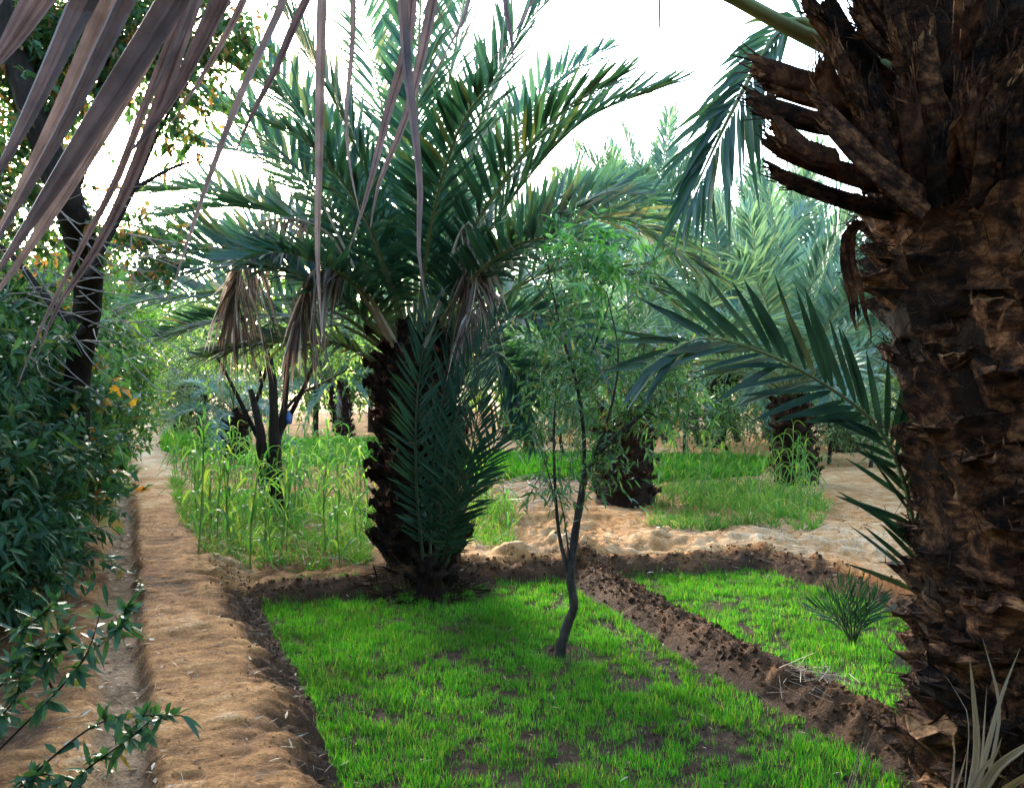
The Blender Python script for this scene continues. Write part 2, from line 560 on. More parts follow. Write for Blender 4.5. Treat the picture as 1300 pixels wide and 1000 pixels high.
def height(x, y):
    wob = (fbm(x * .9 + 3, y * .9, 11, 3) - .5) * .10
    u = x + K_PATH * y + wob * .8
    dM, dF, dR = segdist(x, y, MIDB), segdist(x, y, FARB), segdist(x, y, RIDGE)
    dT = segdist(x, y, TRACK)
    behind = landlevel(x, y, dF)
    right = sstep(2.75, 3.0, x + (y - 6.1) * .25)
    land = np.maximum(behind, right)
    n1 = fbm(x * 3.1, y * 3.1, 1, 4) - .5
    n2 = fbm(x * 11, y * 11, 5, 4) - .5
    n3 = fbm(x * 32, y * 32, 8, 3) - .5
    near = 1 / (1 + (y / 14) ** 2)
    z = .09 * land + n1 * .09 * (0.3 + land) * near + n2 * (.02 + .05 * land) * near + n3 * .02 * near
    dry = .02 + .66 * land
    dry = dry + .4 * land * n2 + .25 * land * (fbm(x * .5, y * .5, 31, 3) - .5)
    leftpatch = land * sstep(-.3, -.9, x) * sstep(.9, 1.1, u)
    dry = dry - .22 * leftpatch
    # sandy ridge and trodden track behind the plots
    r = np.exp(-(dR / .42) ** 2)
    z = z + r * (.05 + n1 * .05 + n2 * .03 + n3 * .015) * land
    z = z + np.exp(-(dT / .5) ** 2) * (n1 * .16 + n2 * .05) * land
    dry = dry + r * .06 * land
    # bund between the plots
    wM = .23 + n1 * .10
    b = sstep(1, .15, dM / np.maximum(wM, .05)) * sstep(7.6, 7.0, y)
    z = z + b * (.11 + n2 * .07 + n3 * .045)
    dry = dry + b * (.17 + n2 * .25)
    # bund along the far edge
    wF = .20 + n1 * .08
    f = sstep(1, .2, dF / np.maximum(wF, .05)) * sstep(.85, .95, u)
    z = z + f * (.085 + n2 * .06 + n3 * .03)
    dry = dry + f * (.19 - .50 * dry)
    # raised path: shoulder falls to the plot
    sh = sstep(.93 + n1 * .16, .52 + n1 * .16, u)
    nearF = 1 - behind
    st = fbm(u * 6 + y * .7, (y - .4 * u) * 26, 61, 4) - .5
    z = z * (1 - sh) + sh * (.20 + n1 * .055 + n2 * .018 + (st * .020 + n3 * .012) * near)
    edge = sh * (1 - sh) * 4
    z = z + edge * (n2 * .10 + n3 * .05)
    far = sstep(6.5, 16, y)
    dp = .52 + .36 * far + n1 * .45 + n2 * .3 + st * .42
    dry = dry * (1 - sh) + sh * dp
    dry = dry - edge * .16 * nearF
    # the channel
    w2 = (fbm(x * 3.5, y * 3.5, 71, 3) - .5) * .16
    ch = sstep(-.21 + w2, -.10 + w2, u) * sstep(.110 + n2 * .07 + n1 * .05, .035 + n2 * .07 + n1 * .05, u)
    z = z * (1 - ch) + ch * (.115 + n2 * .022 + n1 * .02)
    wall_shade = np.exp(-((u - .075 - n2 * .05 - n1 * .03) / (.014 + .03 * np.clip(n1 + .3, 0, 1))) ** 2) * sstep(16, 8, y)
    dry = dry * (1 - ch) + ch * (.50 + .25 * far + n1 * .5 + n2 * .4)
    dry = dry - wall_shade * .14  # shade of the channel's right wall put into the soil tone
    # left bank
    lb = sstep(-.14, -.45, u)
    z = z + lb * (.03 + n1 * .06) + .15 * sstep(-.6, -1.6, u)
    dry = dry - lb * .20 * sstep(12, 6, y)
    # mound at the palm's foot
    pf = np.exp(-(((x + .72) / .55) ** 2 + ((y - 6.75) / .45) ** 2))
    z = z + pf * .07
    return z, np.clip(dry, 0, 1), u, dM, dF, np.clip(ch + np.clip(n1, 0, 1) * ch, 0, 1)


def zat(x, y):
    return height(np.atleast_1d(np.asarray(x, float)), np.atleast_1d(np.asarray(y, float)))[0]


def axis_x():
    d = np.arange(-3.6, 3.8, .024)
    out, s, v = [], .024, 0
    while v < 900:
        s *= 1.075
        v += s
        out.append(v)
    out = np.array(out)
    return np.concatenate([(-3.6 - out)[::-1], d, 3.8 + out])


ys = [1.4]
while ys[-1] < 1200:
    y0 = ys[-1]
    ys.append(y0 + (max(.018, y0 * .0062) if y0 < 14 else (y0 * .012 if y0 < 60 else y0 * .1)))
back = [1.4]
while back[-1] > -400:
    back.append(back[-1] - max(.08, .2 * (1.4 - back[-1])))
YS = np.concatenate([np.array(back[1:])[::-1], np.array(ys)])
XS = axis_x()
GX, GY = np.meshgrid(XS, YS, indexing='ij')
GZ, GD, GU, GM, GF, GS = height(GX, GY)
nx, ny = GX.shape
idx = np.arange(nx * ny).reshape(nx, ny)
quads = np.stack([idx[:-1, :-1], idx[1:, :-1], idx[1:, 1:], idx[:-1, 1:]], -1).reshape(-1, 4)


def fc(a):
    return (.25 * (a[:-1, :-1] + a[1:, :-1] + a[1:, 1:] + a[:-1, 1:])).ravel()


cu, cm, cf, cy_ = fc(GU), fc(GM), fc(GF), fc(GY)
reg = np.zeros(len(quads), int)
reg[(cu > .95) & (cf < .19)] = 4
reg[(cm < .22) & (cy_ < 7.2) & (cu > .95)] = 3
reg[(cu > .06) & (cu < .75)] = 1
reg[(cu > -.20) & (cu <= .06)] = 2
reg[(cy_ < -20) | (cy_ > 120)] = 0
GVall = np.stack([GX, GY, GZ], -1).reshape(-1, 3)
GDall = GD.ravel()
for k, nm in enumerate(('ground', 'dirt_path', 'irrigation_channel', 'earth_bund', 'earth_bund')):
    q = quads[reg == k]
    used, inv = np.unique(q, return_inverse=True)
    mb = MB().add(GVall[used], None, inv.reshape(-1, 4))
    o = put(nm, mb, M_soil, kind='structure')
    a = o.data.attributes.new('dry', 'FLOAT', 'POINT')
    a.data.foreach_set('value', GDall[used].astype(np.float32))
    a = o.data.attributes.new('silt', 'FLOAT', 'POINT')
    a.data.foreach_set('value', GS.ravel()[used].astype(np.float32))
    lab = ('brown sandy garden earth between the crop plots and palms',
           'raised ochre footpath of trodden earth running beside the channel',
           'narrow dry irrigation channel with a grey sandy bed along the path',
           'dark crumbly earth bund running diagonally between the two green plots',
           'low earth bund along the far edge of the two green plots')[k]
    o['label'] = lab


def gpos(xy, lift=0.0):
    z = zat(xy[:, 0], xy[:, 1])
    return np.stack([xy[:, 0], xy[:, 1], z + lift], 1)


def samp(poly, n):
    poly = [p[:2] for p in poly]
    mn, mx = np.min(poly, 0), np.max(poly, 0)
    out = np.zeros((0, 2))
    while len(out) < n:
        p = rng.uniform(mn, mx, (n * 2, 2))
        out = np.vstack([out, p[inpoly(p[:, 0], p[:, 1], poly)]])
    return out[:n]


def pxpoly(pp, z=.1):
    return [G(a, b, z)[:2] for a, b in pp]


# clods of loose earth on bunds, shoulders and bare plot soil
mb = MB()


def clods(xy, lo, hi):
    n = len(xy)
    s = lo * (hi / lo) ** (rng.random(n) ** 2.2)
    D = nrm(rng.normal(size=(n, 3)))
    scatter(mb, CLOD, gpos(xy) + [0, 0, .0] + np.stack([0 * s, 0 * s, s * .12], 1), D, nrm(rng.normal(size=(n, 3))), s, s * rng.uniform(.6, 1.1, n))


pts = np.vstack([spline([np.append(p[:2], 0) for p in MIDB[:5]], 60)[rng.integers(0, 60, 5200)][:, :2] + rng.normal(0, .10, (5200, 2)),
                 spline([np.append(p[:2], 0) for p in FARB], 80)[rng.integers(0, 80, 2600)][:, :2] + rng.normal(0, .09, (2600, 2))])
pts = pts[pts[:, 0] + K_PATH * pts[:, 1] > .85]
clods(pts, .004, .045)
yy = rng.uniform(2.8, 6.6, 3600)
uu = rng.normal(.80, .09, 3600)
clods(np.stack([uu - K_PATH * yy, yy], 1), .003, .026)
clods(samp(PLOT_A, 5000), .004, .028)
clods(samp(PLOT_B, 2200), .004, .028)
clod_keep = mb
mb = MB()
clods(samp(pxpoly([(620, 712), (1150, 745), (1130, 640), (620, 620)]), 1500), .006, .03)
tag(put('sand_lumps', mb, M_lump, smooth=False), 'pale lumps of dry sand scattered behind the plots', 'sand lumps', kind='stuff')
mb = clod_keep
clod_keep = mb
mb = MB()
yy = rng.uniform(2.6, 9, 2200)
uu = rng.uniform(-.5, .75, 2200)
clods(np.stack([uu - K_PATH * yy, yy], 1), .003, .017)
tag(put('path_crumbs', mb, M_crumb, smooth=False), 'small crumbs of ochre earth scattered over the path', 'earth crumbs', kind='stuff')
mb = clod_keep
tag(put('earth_clods', mb, M_clod, smooth=False), 'loose clods of dark earth scattered over bunds and plots', 'earth clods', kind='stuff')

# ------------------------------------------------------------------ young cereal in the plots
def sprouts(name, label, poly, n, hlo, hhi, wd, seed, thr=.40, cat='cereal crop', lean=.22, mat=None):
    xy = samp(poly, n)
    c = fbm(xy[:, 0] * 2.2, xy[:, 1] * 2.2, seed, 3) * .40 + fbm(xy[:, 0] * 13, xy[:, 1] * 13, seed + 9, 2) * .60
    away = np.minimum(np.hypot(xy[:, 0] - .29, xy[:, 1] - 4.96) / .16, np.hypot(xy[:, 0] - 2.02, xy[:, 1] - 5.1) / .07)
    on_bund = np.minimum(segdist(xy[:, 0], xy[:, 1], FARB), segdist(xy[:, 0], xy[:, 1], MIDB))
    keep = (rng.random(n) < sstep(.10, .24, on_bund)) & (rng.random(n) < sstep(.4, 1.3, away)) & (rng.random(n) < sstep(thr - .13, thr + .13, c) * .95 + .05)
    xy, c = xy[keep], c[keep]
    # tillers: a few blades to each seed
    xy = np.repeat(xy, 3, 0)
    c = np.repeat(c, 3)
    xy = xy + rng.normal(0, .011, xy.shape)
    m = len(xy)
    pos = gpos(xy, -.004)
    D = nrm(np.stack([rng.normal(0, lean, m), rng.normal(0, lean, m), np.ones(m)], 1))
    a = rng.uniform(0, 6.28, m)
    N = np.stack([np.cos(a), np.sin(a), 0 * a], 1)
    L = rng.uniform(hlo, hhi, m) * (.55 + .8 * np.clip((c - .25) / .5, 0, 1)) * rng.uniform(.6, 1.15, m)
    b = MB()
    bend = rng.uniform(0, .25, m)
    scatter(b, BLADE, pos, D, N, L, wd * rng.uniform(.7, 1.3, m), bend)
    return tag(put(name, b, mat or M_sprout), label, cat, kind='stuff')


sprouts('cereal_sprouts', 'bright green young cereal covering the large front plot around the slim tree', PLOT_A, 50000, .028, .064, .0026, 3, .435)
sprouts('cereal_sprouts', 'bright green young cereal in the right plot around the palm seedling', PLOT_B, 26000, .028, .062, .0027, 23, .435)


sprouts('green_plot', 'bright green plot between the big palm and the slim tree, behind straw', pxpoly([(560, 610), (745, 610), (760, 580), (560, 580)]), 9000, .12, .24, .014, 41, .3)
sprouts('green_plot', 'distant green plot behind the right hand weeds', pxpoly([(825, 612), (960, 604), (985, 584), (830, 580)]), 6000, .10, .2, .014, 43, .35)
sprouts('green_plot', 'small bright green patch right of the far end of the path', pxpoly([(206, 578), (300, 578), (285, 556), (208, 556)]), 2600, .14, .3, .016, 45, .3)
sprouts('green_plot', 'distant green plot seen left of the big palm trunk', pxpoly([(300, 590), (500, 590), (500, 560), (350, 560)]), 6000, .10, .22, .016, 47, .35)
sprouts('weeds', 'low straggling weeds under the maize left of the big palm', pxpoly([(262, 722), (465, 722), (480, 640), (215, 620), (225, 660)]), 5200, .08, .22, .007, 51, .45, 'weeds', .7, M_weed)
sprouts('weeds', 'mixed weeds and pale grass on the far right plot', pxpoly([(820, 668), (880, 676), (960, 668), (1035, 674), (1060, 640), (1000, 618), (900, 610), (840, 618)]), 4600, .08, .26, .009, 53, .54, 'weeds', .6, M_weed)
sprouts('weeds', 'few pale weeds right of the palm offshoot', pxpoly([(590, 700), (655, 700), (650, 640), (600, 640)]), 420, .10, .3, .008, 57, .42, 'weeds', .6, M_weed)

# ------------------------------------------------------------------ maize plants
def ribbon(mb, pts, wid, face, fold=.15, m=0, twist=0.0, pleat=0):
    p = np.asarray(pts, float)
    n = len(p)
    wid = np.interp(np.linspace(0, 1, n), np.linspace(0, 1, len(wid)), wid)
    T = tangents(p)
    f = np.asarray(face, float) * np.ones((n, 3))
    S = nrm(np.cross(T, f))
    Nn = nrm(np.cross(S, T))
    if twist:
        a = np.linspace(0, twist, n)[:, None]
        S, Nn = S * np.cos(a) + Nn * np.sin(a), Nn * np.cos(a) - S * np.sin(a)
    k = 3 + 2 * pleat
    sx = np.linspace(.5, -.5, k)
    hz = np.abs(sx) * 2 * fold
    if pleat:
        sx = sx + np.concatenate([[0], rng.normal(0, .06 / pleat, k - 2), [0]])
        hz = hz + rng.uniform(.0, .12, k) * np.where(np.arange(k) % 2, 1, -1)
    w_ = wid[:, None, None]
    V = (p[:, None] + S[:, None] * w_ * sx[None, :, None] + Nn[:, None] * w_ * hz[None, :, None]).reshape(-1, 3)
    i, j = np.meshgrid(np.arange(n - 1), np.arange(k - 1), indexing='ij')
    Q = np.stack([i * k + j, i * k + j + 1, (i + 1) * k + j + 1, (i + 1) * k + j], -1).reshape(-1, 4)
    mb.add(V, None, Q, m)
    return mb


LEAFVAR = []
for k in range(8):
    L = .34 + .05 * k
    el = math.radians(rng.uniform(48, 74))
    dr = rng.uniform(.55, 1.25)
    t = np.linspace(0, 1, 8)
    x = L * np.cos(el) * t * (1 + .1 * t)
    z = L * (np.sin(el) * t - dr * t ** 2.3)
    y = L * rng.uniform(-.12, .12) * t ** 2
    pts = np.stack([x, y, z], 1)
    b = MB()
    ribbon(b, pts, [.010, .028, .033, .029, .020, .002], [-.3, 0, 1], .22, twist=rng.uniform(-.6, .6))
    LEAFVAR.append(b.mesh('leaf', M_maize))
STALKVAR = []
for k in range(4):
    H = .62 + .16 * k
    b = MB()
    p = spline([[0, 0, -.03], [rng.uniform(-.02, .02), rng.uniform(-.02, .02), H * .5], [rng.uniform(-.05, .05), rng.uniform(-.05, .05), H]], 7)
    tube(b, p, [.009, .008, .004], 5)
    STALKVAR.append((H, p, b.mesh('stalk', M_stalk)))


def maize(x, y, scale, label, group, nleaf=None):
    z = float(zat(x, y)[0])
    o = thing('maize_plant', (x, y, z), label, 'maize plant', group)
    o.rotation_euler = (rng.normal(0, .05), rng.normal(0, .05), rng.uniform(0, 6.28))
    o.scale = (scale,) * 3
    H, p, me = STALKVAR[rng.integers(0, 4)]
    s = inst('stalk', me, o)
    n = nleaf or rng.integers(6, 10)
    a0 = rng.uniform(0, 6.28)
    for i in range(n):
        f = .12 + .86 * i / (n - 1)
        q = p[min(6, int(f * 6))] * (1 - (f * 6) % 1) + p[min(6, int(f * 6) + 1)] * ((f * 6) % 1)
        v = LEAFVAR[rng.integers(0, 8)]
        sc = (.75 + .5 * math.sin(math.pi * (.2 + .7 * f)))
        M = Matrix.Translation(q) @ Euler((0, -.5 * f * f, a0 + i * math.pi + rng.normal(0, .45))).to_matrix().to_4x4() @ Matrix.Scale(sc, 4)
        inst('leaf', v, o, M)
    return o


for poly, n, lab, grp in (
        ([(215, 655), (262, 706), (330, 716), (465, 712), (470, 600), (380, 590), (215, 600)], 135, 'green maize plant in the dense stand left of the big palm', 'maize stand left of the big palm'),
        ([(600, 700), (650, 694), (645, 640), (600, 640)], 8, 'lone thin maize plant right of the palm offshoot, before the straw', 'thin maize right of the palm offshoot'),
        ([(838, 664), (1040, 668), (1040, 612), (850, 612)], 38, 'green maize plant among the weeds of the far right plot', 'maize on the far right plot')):
    for x, y in samp(pxpoly(poly), n):
        sc_ = rng.uniform(.42, .86)
        qx, qy = CX + F * x / y, HZ + F * (EYE - .1) / y
        how = 'short' if sc_ < .55 else ('tall' if sc_ > .72 else 'middling')
        if 'stand' in grp:
            where = 'at the edge of the path' if qx < 252 else 'around the dark stems' if abs(qx - 345) < 32 else 'close to the big palm trunk' if qx > 425 else 'in the front row by the bund' if qy > 690 else 'left of the dark stems' if qx < 313 else 'midway to the big palm'
            lab_ = '%s green maize plant of the left stand, %s' % (how, where)
        elif 'far right' in grp:
            where = 'beside the squat palm' if qx < 880 else 'by the short palm' if qx > 975 else 'in the middle'
            lab_ = '%s maize plant among the weeds of the far right plot, %s' % (how, where)
        else:
            lab_ = '%s thin maize plant right of the palm offshoot, before the straw' % how
        maize(x, y, sc_, lab_, grp)
for (px, py), s, lab in (((252, 722), .95, 'leaning maize plant nearest the path corner, at the left edge of the stand'),
                         ((318, 722), 1.0, 'slender dark-stalked maize plant at the front of the left stand'),
                         ((432, 722), .8, 'small maize plant beside the big palm trunk at the bund')):
    g = G(px, py, .1)
    maize(g[0], g[1], s, lab, 'maize at the front of the left stand')

# ------------------------------------------------------------------ straw, litter
def sticks(n, gen, llo, lhi, wlo, whi, tmpl=STICK, up=.12, lift=.008):
    b = MB()
    xy = gen(n)
    a = rng.uniform(0, 6.28, n)
    D = np.stack([np.cos(a), np.sin(a), rng.normal(0, up, n)], 1)
    L = rng.uniform(llo, lhi, n)
    scatter(b, tmpl, gpos(xy, lift) + np.stack([0 * a, 0 * a, rng.random(n) * lift * 2], 1) - D * L[:, None] * .5 * [1, 1, 0], D,
            nrm(np.stack([rng.normal(0, .4, n), rng.normal(0, .4, n), np.ones(n)], 1)), L, rng.uniform(wlo, whi, n), rng.uniform(-.1, .2, n))
    return b


b = sticks(420, lambda n: samp(pxpoly([(622, 652), (735, 655), (745, 618), (628, 614)]), n), .12, .55, .006, .02, PINNA, .22, .05)
tag(put('straw_heap', b, M_straw), 'heap of bleached dry palm leaves on the sand behind the slim tree', 'straw', kind='stuff')
b = sticks(70, lambda n: G(1035, 868, .12)[:2] + rng.normal(0, .085, (n, 2)), .06, .22, .002, .004, STICK, .2, .03)
tag(put('straw_tuft', b, M_straw), 'small tangle of pale straw on the dark diagonal bund', 'straw', kind='stuff')


def litter_path(n):
    yy = rng.uniform(2.6, 8, n)
    return np.stack([rng.uniform(-.45, .95, n) - K_PATH * yy, yy], 1)


b = sticks(300, litter_path, .02, .09, .004, .014, LEAF, .15, .004)
b.join(sticks(160, lambda n: samp(PLOT_A, n), .02, .07, .004, .012, LEAF, .15, .01))


def litter_bed(n):
    yy = rng.uniform(2.4, 11, n)
    return np.stack([rng.normal(-.12, .13, n) - K_PATH * yy, yy], 1)


b.join(sticks(520, litter_bed, .02, .075, .006, .022, LEAF, .18, .005))
b.join(sticks(200, litter_bed, .03, .2, .002, .004, STICK, .1, .006))
b.join(sticks(420, litter_path, .03, .16, .0015, .003, STICK, .08, .004))
b.join(sticks(600, lambda n: samp(pxpoly([(620, 708), (1140, 735), (1110, 640), (640, 620)]), n), .03, .2, .003, .007, STICK, .1, .006))
b.join(sticks(420, lambda n: samp(pxpoly([(620, 708), (1140, 735), (1110, 640), (640, 620)]), n), .03, .10, .008, .025, LEAF, .15, .006))
b.join(sticks(420, lambda n: samp(pxpoly([(262, 726), (470, 726), (470, 660), (225, 650)]), n), .06, .3, .004, .012, BLADE, .2, .03))
tag(put('leaf_litter', b, M_litter), 'dry leaf and straw litter strewn over path and soil', 'litter', kind='stuff')

# ------------------------------------------------------------------ palms
def frond_geo(curve, up, n_pair, Lmax, Wmax, pet=.2, vee=.45, a0=62, a1=22, bend=.08, droop_pow=None, jit=.12, ragged=0.0, rad=.018, prof0=.5):
    """rachis points + arrays for the leaflets of one pinnate frond"""
    c = np.asarray(curve)
    n = len(c)
    T = tangents(c)
    up = np.asarray(up, float) * np.ones((n, 3))
    N = nrm(up - (up * T).sum(1, keepdims=True) * T)
    S = np.cross(T, N)
    t = np.linspace(pet, .985, n_pair) + rng.normal(0, .004, n_pair)
    t = np.clip(t, pet, 1)
    f = t * (n - 1)
    i = np.minimum(f.astype(int), n - 2)
    g = (f - i)[:, None]

    def at(a):
        return a[i] * (1 - g) + a[i + 1] * g
    p, Tt, Nn, Ss = at(c), nrm(at(T)), nrm(at(N)), nrm(at(S))
    q = (t - pet) / (1 - pet)
    prof = (prof0 + (.7625 - prof0) / .35 * q) * (q < .35) + (.7625 + .2375 * np.sin((q - .35) / .65 * math.pi * .5 + 0) - .55 * np.clip((q - .45) / .55, 0, 1) ** 1.6) * (q >= .35)
    out = []
    for s in (-1, 1):
        m = n_pair
        a = np.radians(a0 + (a1 - a0) * q ** 1.1 + rng.normal(0, 6, m))
        v = vee * (1 + rng.normal(0, .45, m)) + rng.choice([-.18, 0, .18], m)
        D = np.cos(a)[:, None] * Tt + np.sin(a)[:, None] * (s * np.cos(v)[:, None] * Ss + np.sin(v)[:, None] * Nn)
        D = nrm(D + rng.normal(0, jit * .35, (m, 3)))
        Nl = nrm(Nn + .55 * s * -Ss + rng.normal(0, .2, (m, 3)))
        L = Lmax * prof * rng.uniform(.85, 1.1, m) * (1 - ragged * rng.random(m))
        W = Wmax * (.7 + .3 * np.sin(math.pi * np.clip(q + .1, 0, 1))) * rng.uniform(.8, 1.15, m)
        off = .01 * s
        out.append((p + Ss * off, D, Nl, L, W, np.clip(rng.normal(bend, bend * .5 + .02, m), -.1, 1.5)))
    return [np.concatenate(x) for x in zip(*out)]


def rachis_geo(mb, c, rad, m=0):
    tube(mb, c, [rad * 1.9, rad * 1.15, rad * .9, rad * .6, rad * .2], 5, m, flat=.7)
    return mb


def frond(parent, curve, up, n_pair=62, Lmax=.46, Wmax=.024, mat=None, matr=None, rad=.017, name='frond', sep=False, lab=None, **kw):
    b = MB()
    rachis_geo(b, curve, rad)
    r = put(name, b, matr or M_rachis, parent)
    if lab:
        r['label'] = lab
    pos, D, N, L, W, bd = frond_geo(curve, up, n_pair, Lmax, Wmax, **kw)
    if sep:
        for k in range(len(pos)):
            b = MB()
            scatter(b, PINNA_FINE, pos[k:k + 1], D[k:k + 1], N[k:k + 1], L[k:k + 1], W[k:k + 1], bd[k:k + 1])
            put('leaflet', b, mat, r)
    else:
        b = MB()
        scatter(b, PINNA, pos, D, N, L, W, bd)
        put('leaflets', b, mat or M_pinna, r, 'stuff')
    return r


_st = np.linspace(0, 1, 8)
_w = np.interp(_st, [0, .12, .35, .65, .9, 1], [.18, .42, .5, .42, .16, .02])
PINNA_FINE = (np.concatenate([np.array([[t, w_, w_ * .35], [t, 0, 0], [t, -w_, w_ * .35]]) for t, w_ in zip(_st, _w)]), [],
              [q for k in range(7) for q in ([3 * k, 3 * k + 1, 3 * k + 4, 3 * k + 3], [3 * k + 1, 3 * k + 2, 3 * k + 5, 3 * k + 4])])


# cut leaf bases ("boots"): local x across, y outwards, z up
def boot_mesh(seed, wid, length, thick, tilt, mat, cut, rag=.25, rough=.10):
    r = np.random.default_rng(seed)
    k, n = 14, 6
    a = np.linspace(0, 2 * math.pi, k, endpoint=False)
    V = []
    skew = r.uniform(-.25, .25)
    prof = 1 + rough * r.normal(size=k)
    notch = r.integers(0, k, 3)
    for j in range(n):
        t = j / (n - 1)
        wj = wid * (1 - .40 * t ** .8) * (1 + r.uniform(-.08, .08))
        th = thick * (1 - .30 * t) * (1 + r.uniform(-.15, .15))
        cy = length * math.sin(tilt) * t ** 1.25
        cz = length * math.cos(tilt) * t
        x = np.cos(a) * wj * .5 * prof * (1 + r.normal(0, rough * .6, k)) + skew * length * t
        yy = np.sin(a) * th * .5 * prof * (1 + r.normal(0, rough, k)) - (np.cos(a) ** 2) * wj * .20
        z = r.normal(0, rough * .10, k) * length
        if j == n - 1:
            z = r.uniform(-rag, rag, k) * length * .7
            z[notch] -= rag * length * .8
            yy = yy + r.normal(0, .12, k) * thick
        V.append(np.stack([x, cy + yy - .02, cz + z - .02], 1))
    V = np.concatenate(V)
    i, j = np.meshgrid(np.arange(n - 1), np.arange(k), indexing='ij')
    j2 = (j + 1) % k
    Q = np.stack([i * k + j, i * k + j2, (i + 1) * k + j2, (i + 1) * k + j], -1).reshape(-1, 4)
    b = MB().add(V, None, Q, 0)
    top = V[-k:]
    c = top.mean(0) - [0, .0, length * .10 * r.uniform(.2, 1.4)]
    inner = c + (top - c) * r.uniform(.35, .65, (k, 1)) + r.normal(0, .05, (k, 3)) * length
    b.add(np.vstack([top, inner, c]), [[k + q, k + (q + 1) % k, 2 * k] for q in range(k)], [[q, (q + 1) % k, k + (q + 1) % k, k + q] for q in range(k)], 1)
    nf = 10
    D = nrm(np.stack([r.normal(0, .5, nf), .5 + r.normal(0, .4, nf), .6 + r.normal(0, .4, nf)], 1))
    scatter(b, STICK, top[r.integers(0, k, nf)], D, nrm(r.normal(size=(nf, 3))), r.uniform(.1, .4, nf) * length, r.uniform(.01, .03, nf) * wid, 0, 1)
    return b.mesh('leaf_base', [mat, cut], smooth=False)


def lathe(mb, base, axis_pts, rad, k=20, jit=.06, seed=0):
    p = np.asarray(axis_pts)
    n = len(p)
    a = np.arange(k) / k * 2 * math.pi
    rr = np.interp(np.linspace(0, 1, n), np.linspace(0, 1, len(rad)), rad)
    nz = np.random.default_rng(seed).uniform(-1, 1, (n, k))
    R = rr[:, None] * (1 + jit * nz)
    V = np.stack([p[:, 0:1] + R * np.cos(a), p[:, 1:2] + R * np.sin(a), p[:, 2:3] + 0 * R], -1).reshape(-1, 3)
    i, j = np.meshgrid(np.arange(n - 1), np.arange(k), indexing='ij')
    j2 = (j + 1) % k
    mb.add(V, None, np.stack([i * k + j, i * k + j2, (i + 1) * k + j2, (i + 1) * k + j], -1).reshape(-1, 4))
    mb.add(np.vstack([V[-k:], p[-1]]), [[q, (q + 1) % k, k] for q in range(k)])
    return mb


def bake(mb, me, M):
    """add a mesh, moved by a matrix, to a builder"""
    V = np.array([M @ v.co for v in me.vertices])
    T = [list(p.vertices) for p in me.polygons if len(p.vertices) == 3]
    Q = [list(p.vertices) for p in me.polygons if len(p.vertices) == 4]
    mb.add(V, T, Q)


def palm_trunk(parent, axis, rad, n_boot, variants, z0, z1, scale, tiltfun=None, jitter=.3, mat=None, fibre=600, fl=.09, back=None):
    axis = np.asarray(axis)
    b = MB()
    lathe(b, None, axis, rad, 22, .10, 5)
    tr = put('trunk', b, mat or M_trunk, parent)
    off = ORG[parent.name]
    zs = axis[:, 2]

    def core(z):
        f = np.interp(z, zs, np.linspace(0, 1, len(zs)))
        return np.array([np.interp(z, zs, axis[:, 0]), np.interp(z, zs, axis[:, 1]), z]), np.interp(f, np.linspace(0, 1, len(rad)), rad)
    for i in range(n_boot):
        f = i / max(1, n_boot - 1)
        z = z0 + (z1 - z0) * f + rng.normal(0, .012)
        ang = i * 2.39996 + rng.normal(0, jitter * .2)
        c, r = core(z)
        q = c + np.array([math.cos(ang), math.sin(ang), 0]) * r * .93
        s = scale(f) * rng.uniform(.82, 1.2)
        tl = tiltfun(f) if tiltfun else 0
        M = Matrix.Translation(q - off) @ Euler((0, 0, ang - math.pi / 2)).to_matrix().to_4x4() @ Euler((-tl + rng.normal(0, .12), rng.normal(0, .10), rng.normal(0, .12))).to_matrix().to_4x4() @ Matrix.Diagonal((s * rng.uniform(.85, 1.15), s, s * rng.uniform(.8, 1.2), 1))
        me = variants[rng.integers(0, len(variants))]
        if back is not None and math.cos(ang) * TOCAM[0] + math.sin(ang) * TOCAM[1] < -.12:
            bake(back, me, Matrix.Translation(off) @ M)       # far side of the trunk: joined
        else:
            inst('leaf_base', me, tr, M)
    if fibre:
        z = rng.uniform(z0, z1, fibre)
        a = rng.uniform(0, 6.28, fibre)
        cr = [core(v) for v in z]
        out = np.stack([np.cos(a), np.sin(a), 0 * a], 1)
        pos = np.array([c[0] for c in cr]) + out * (np.array([c[1] for c in cr])[:, None] * rng.uniform(1.0, 1.22, (fibre, 1)))
        D = nrm(out * .6 + rng.normal(0, .7, (fibre, 3)) + [0, 0, .2])
        b = MB()
        scatter(b, STICK, pos, D, out, rng.uniform(.3, 1.2, fibre) * fl, rng.uniform(.0015, .0045, fibre), rng.uniform(0, .8, fibre))
        put('fibre', b, M_fibre, tr, 'stuff')
    return tr


# ---------------- the big palm in the middle
D0 = 6.75
base = G(535, 742, .07)
base[1] = D0
base[0] = (535 - CX) / F * D0
base[2] = float(zat(base[0], base[1])[0])
palm = thing('date_palm', base, 'big date palm with dark shaggy trunk and wide green crown in the middle', 'palm tree')
top = P(528, 430, D0 + .05)
axis = spline([base - [0, 0, .1], P(533, 640, D0), P(529, 520, D0 + .03), top], 14)
bv = [boot_mesh(100 + k, .19, .17 + .02 * (k % 3), .075, .55 + .1 * (k % 3), M_bootd, M_boot) for k in range(6)]
tr = palm_trunk(palm, axis, [.29, .285, .275, .265, .26, .255, .21], 230, bv, base[2] - .03, top[2] - .02, lambda f: .98 + .12 * f, lambda f: .05, fibre=1400)

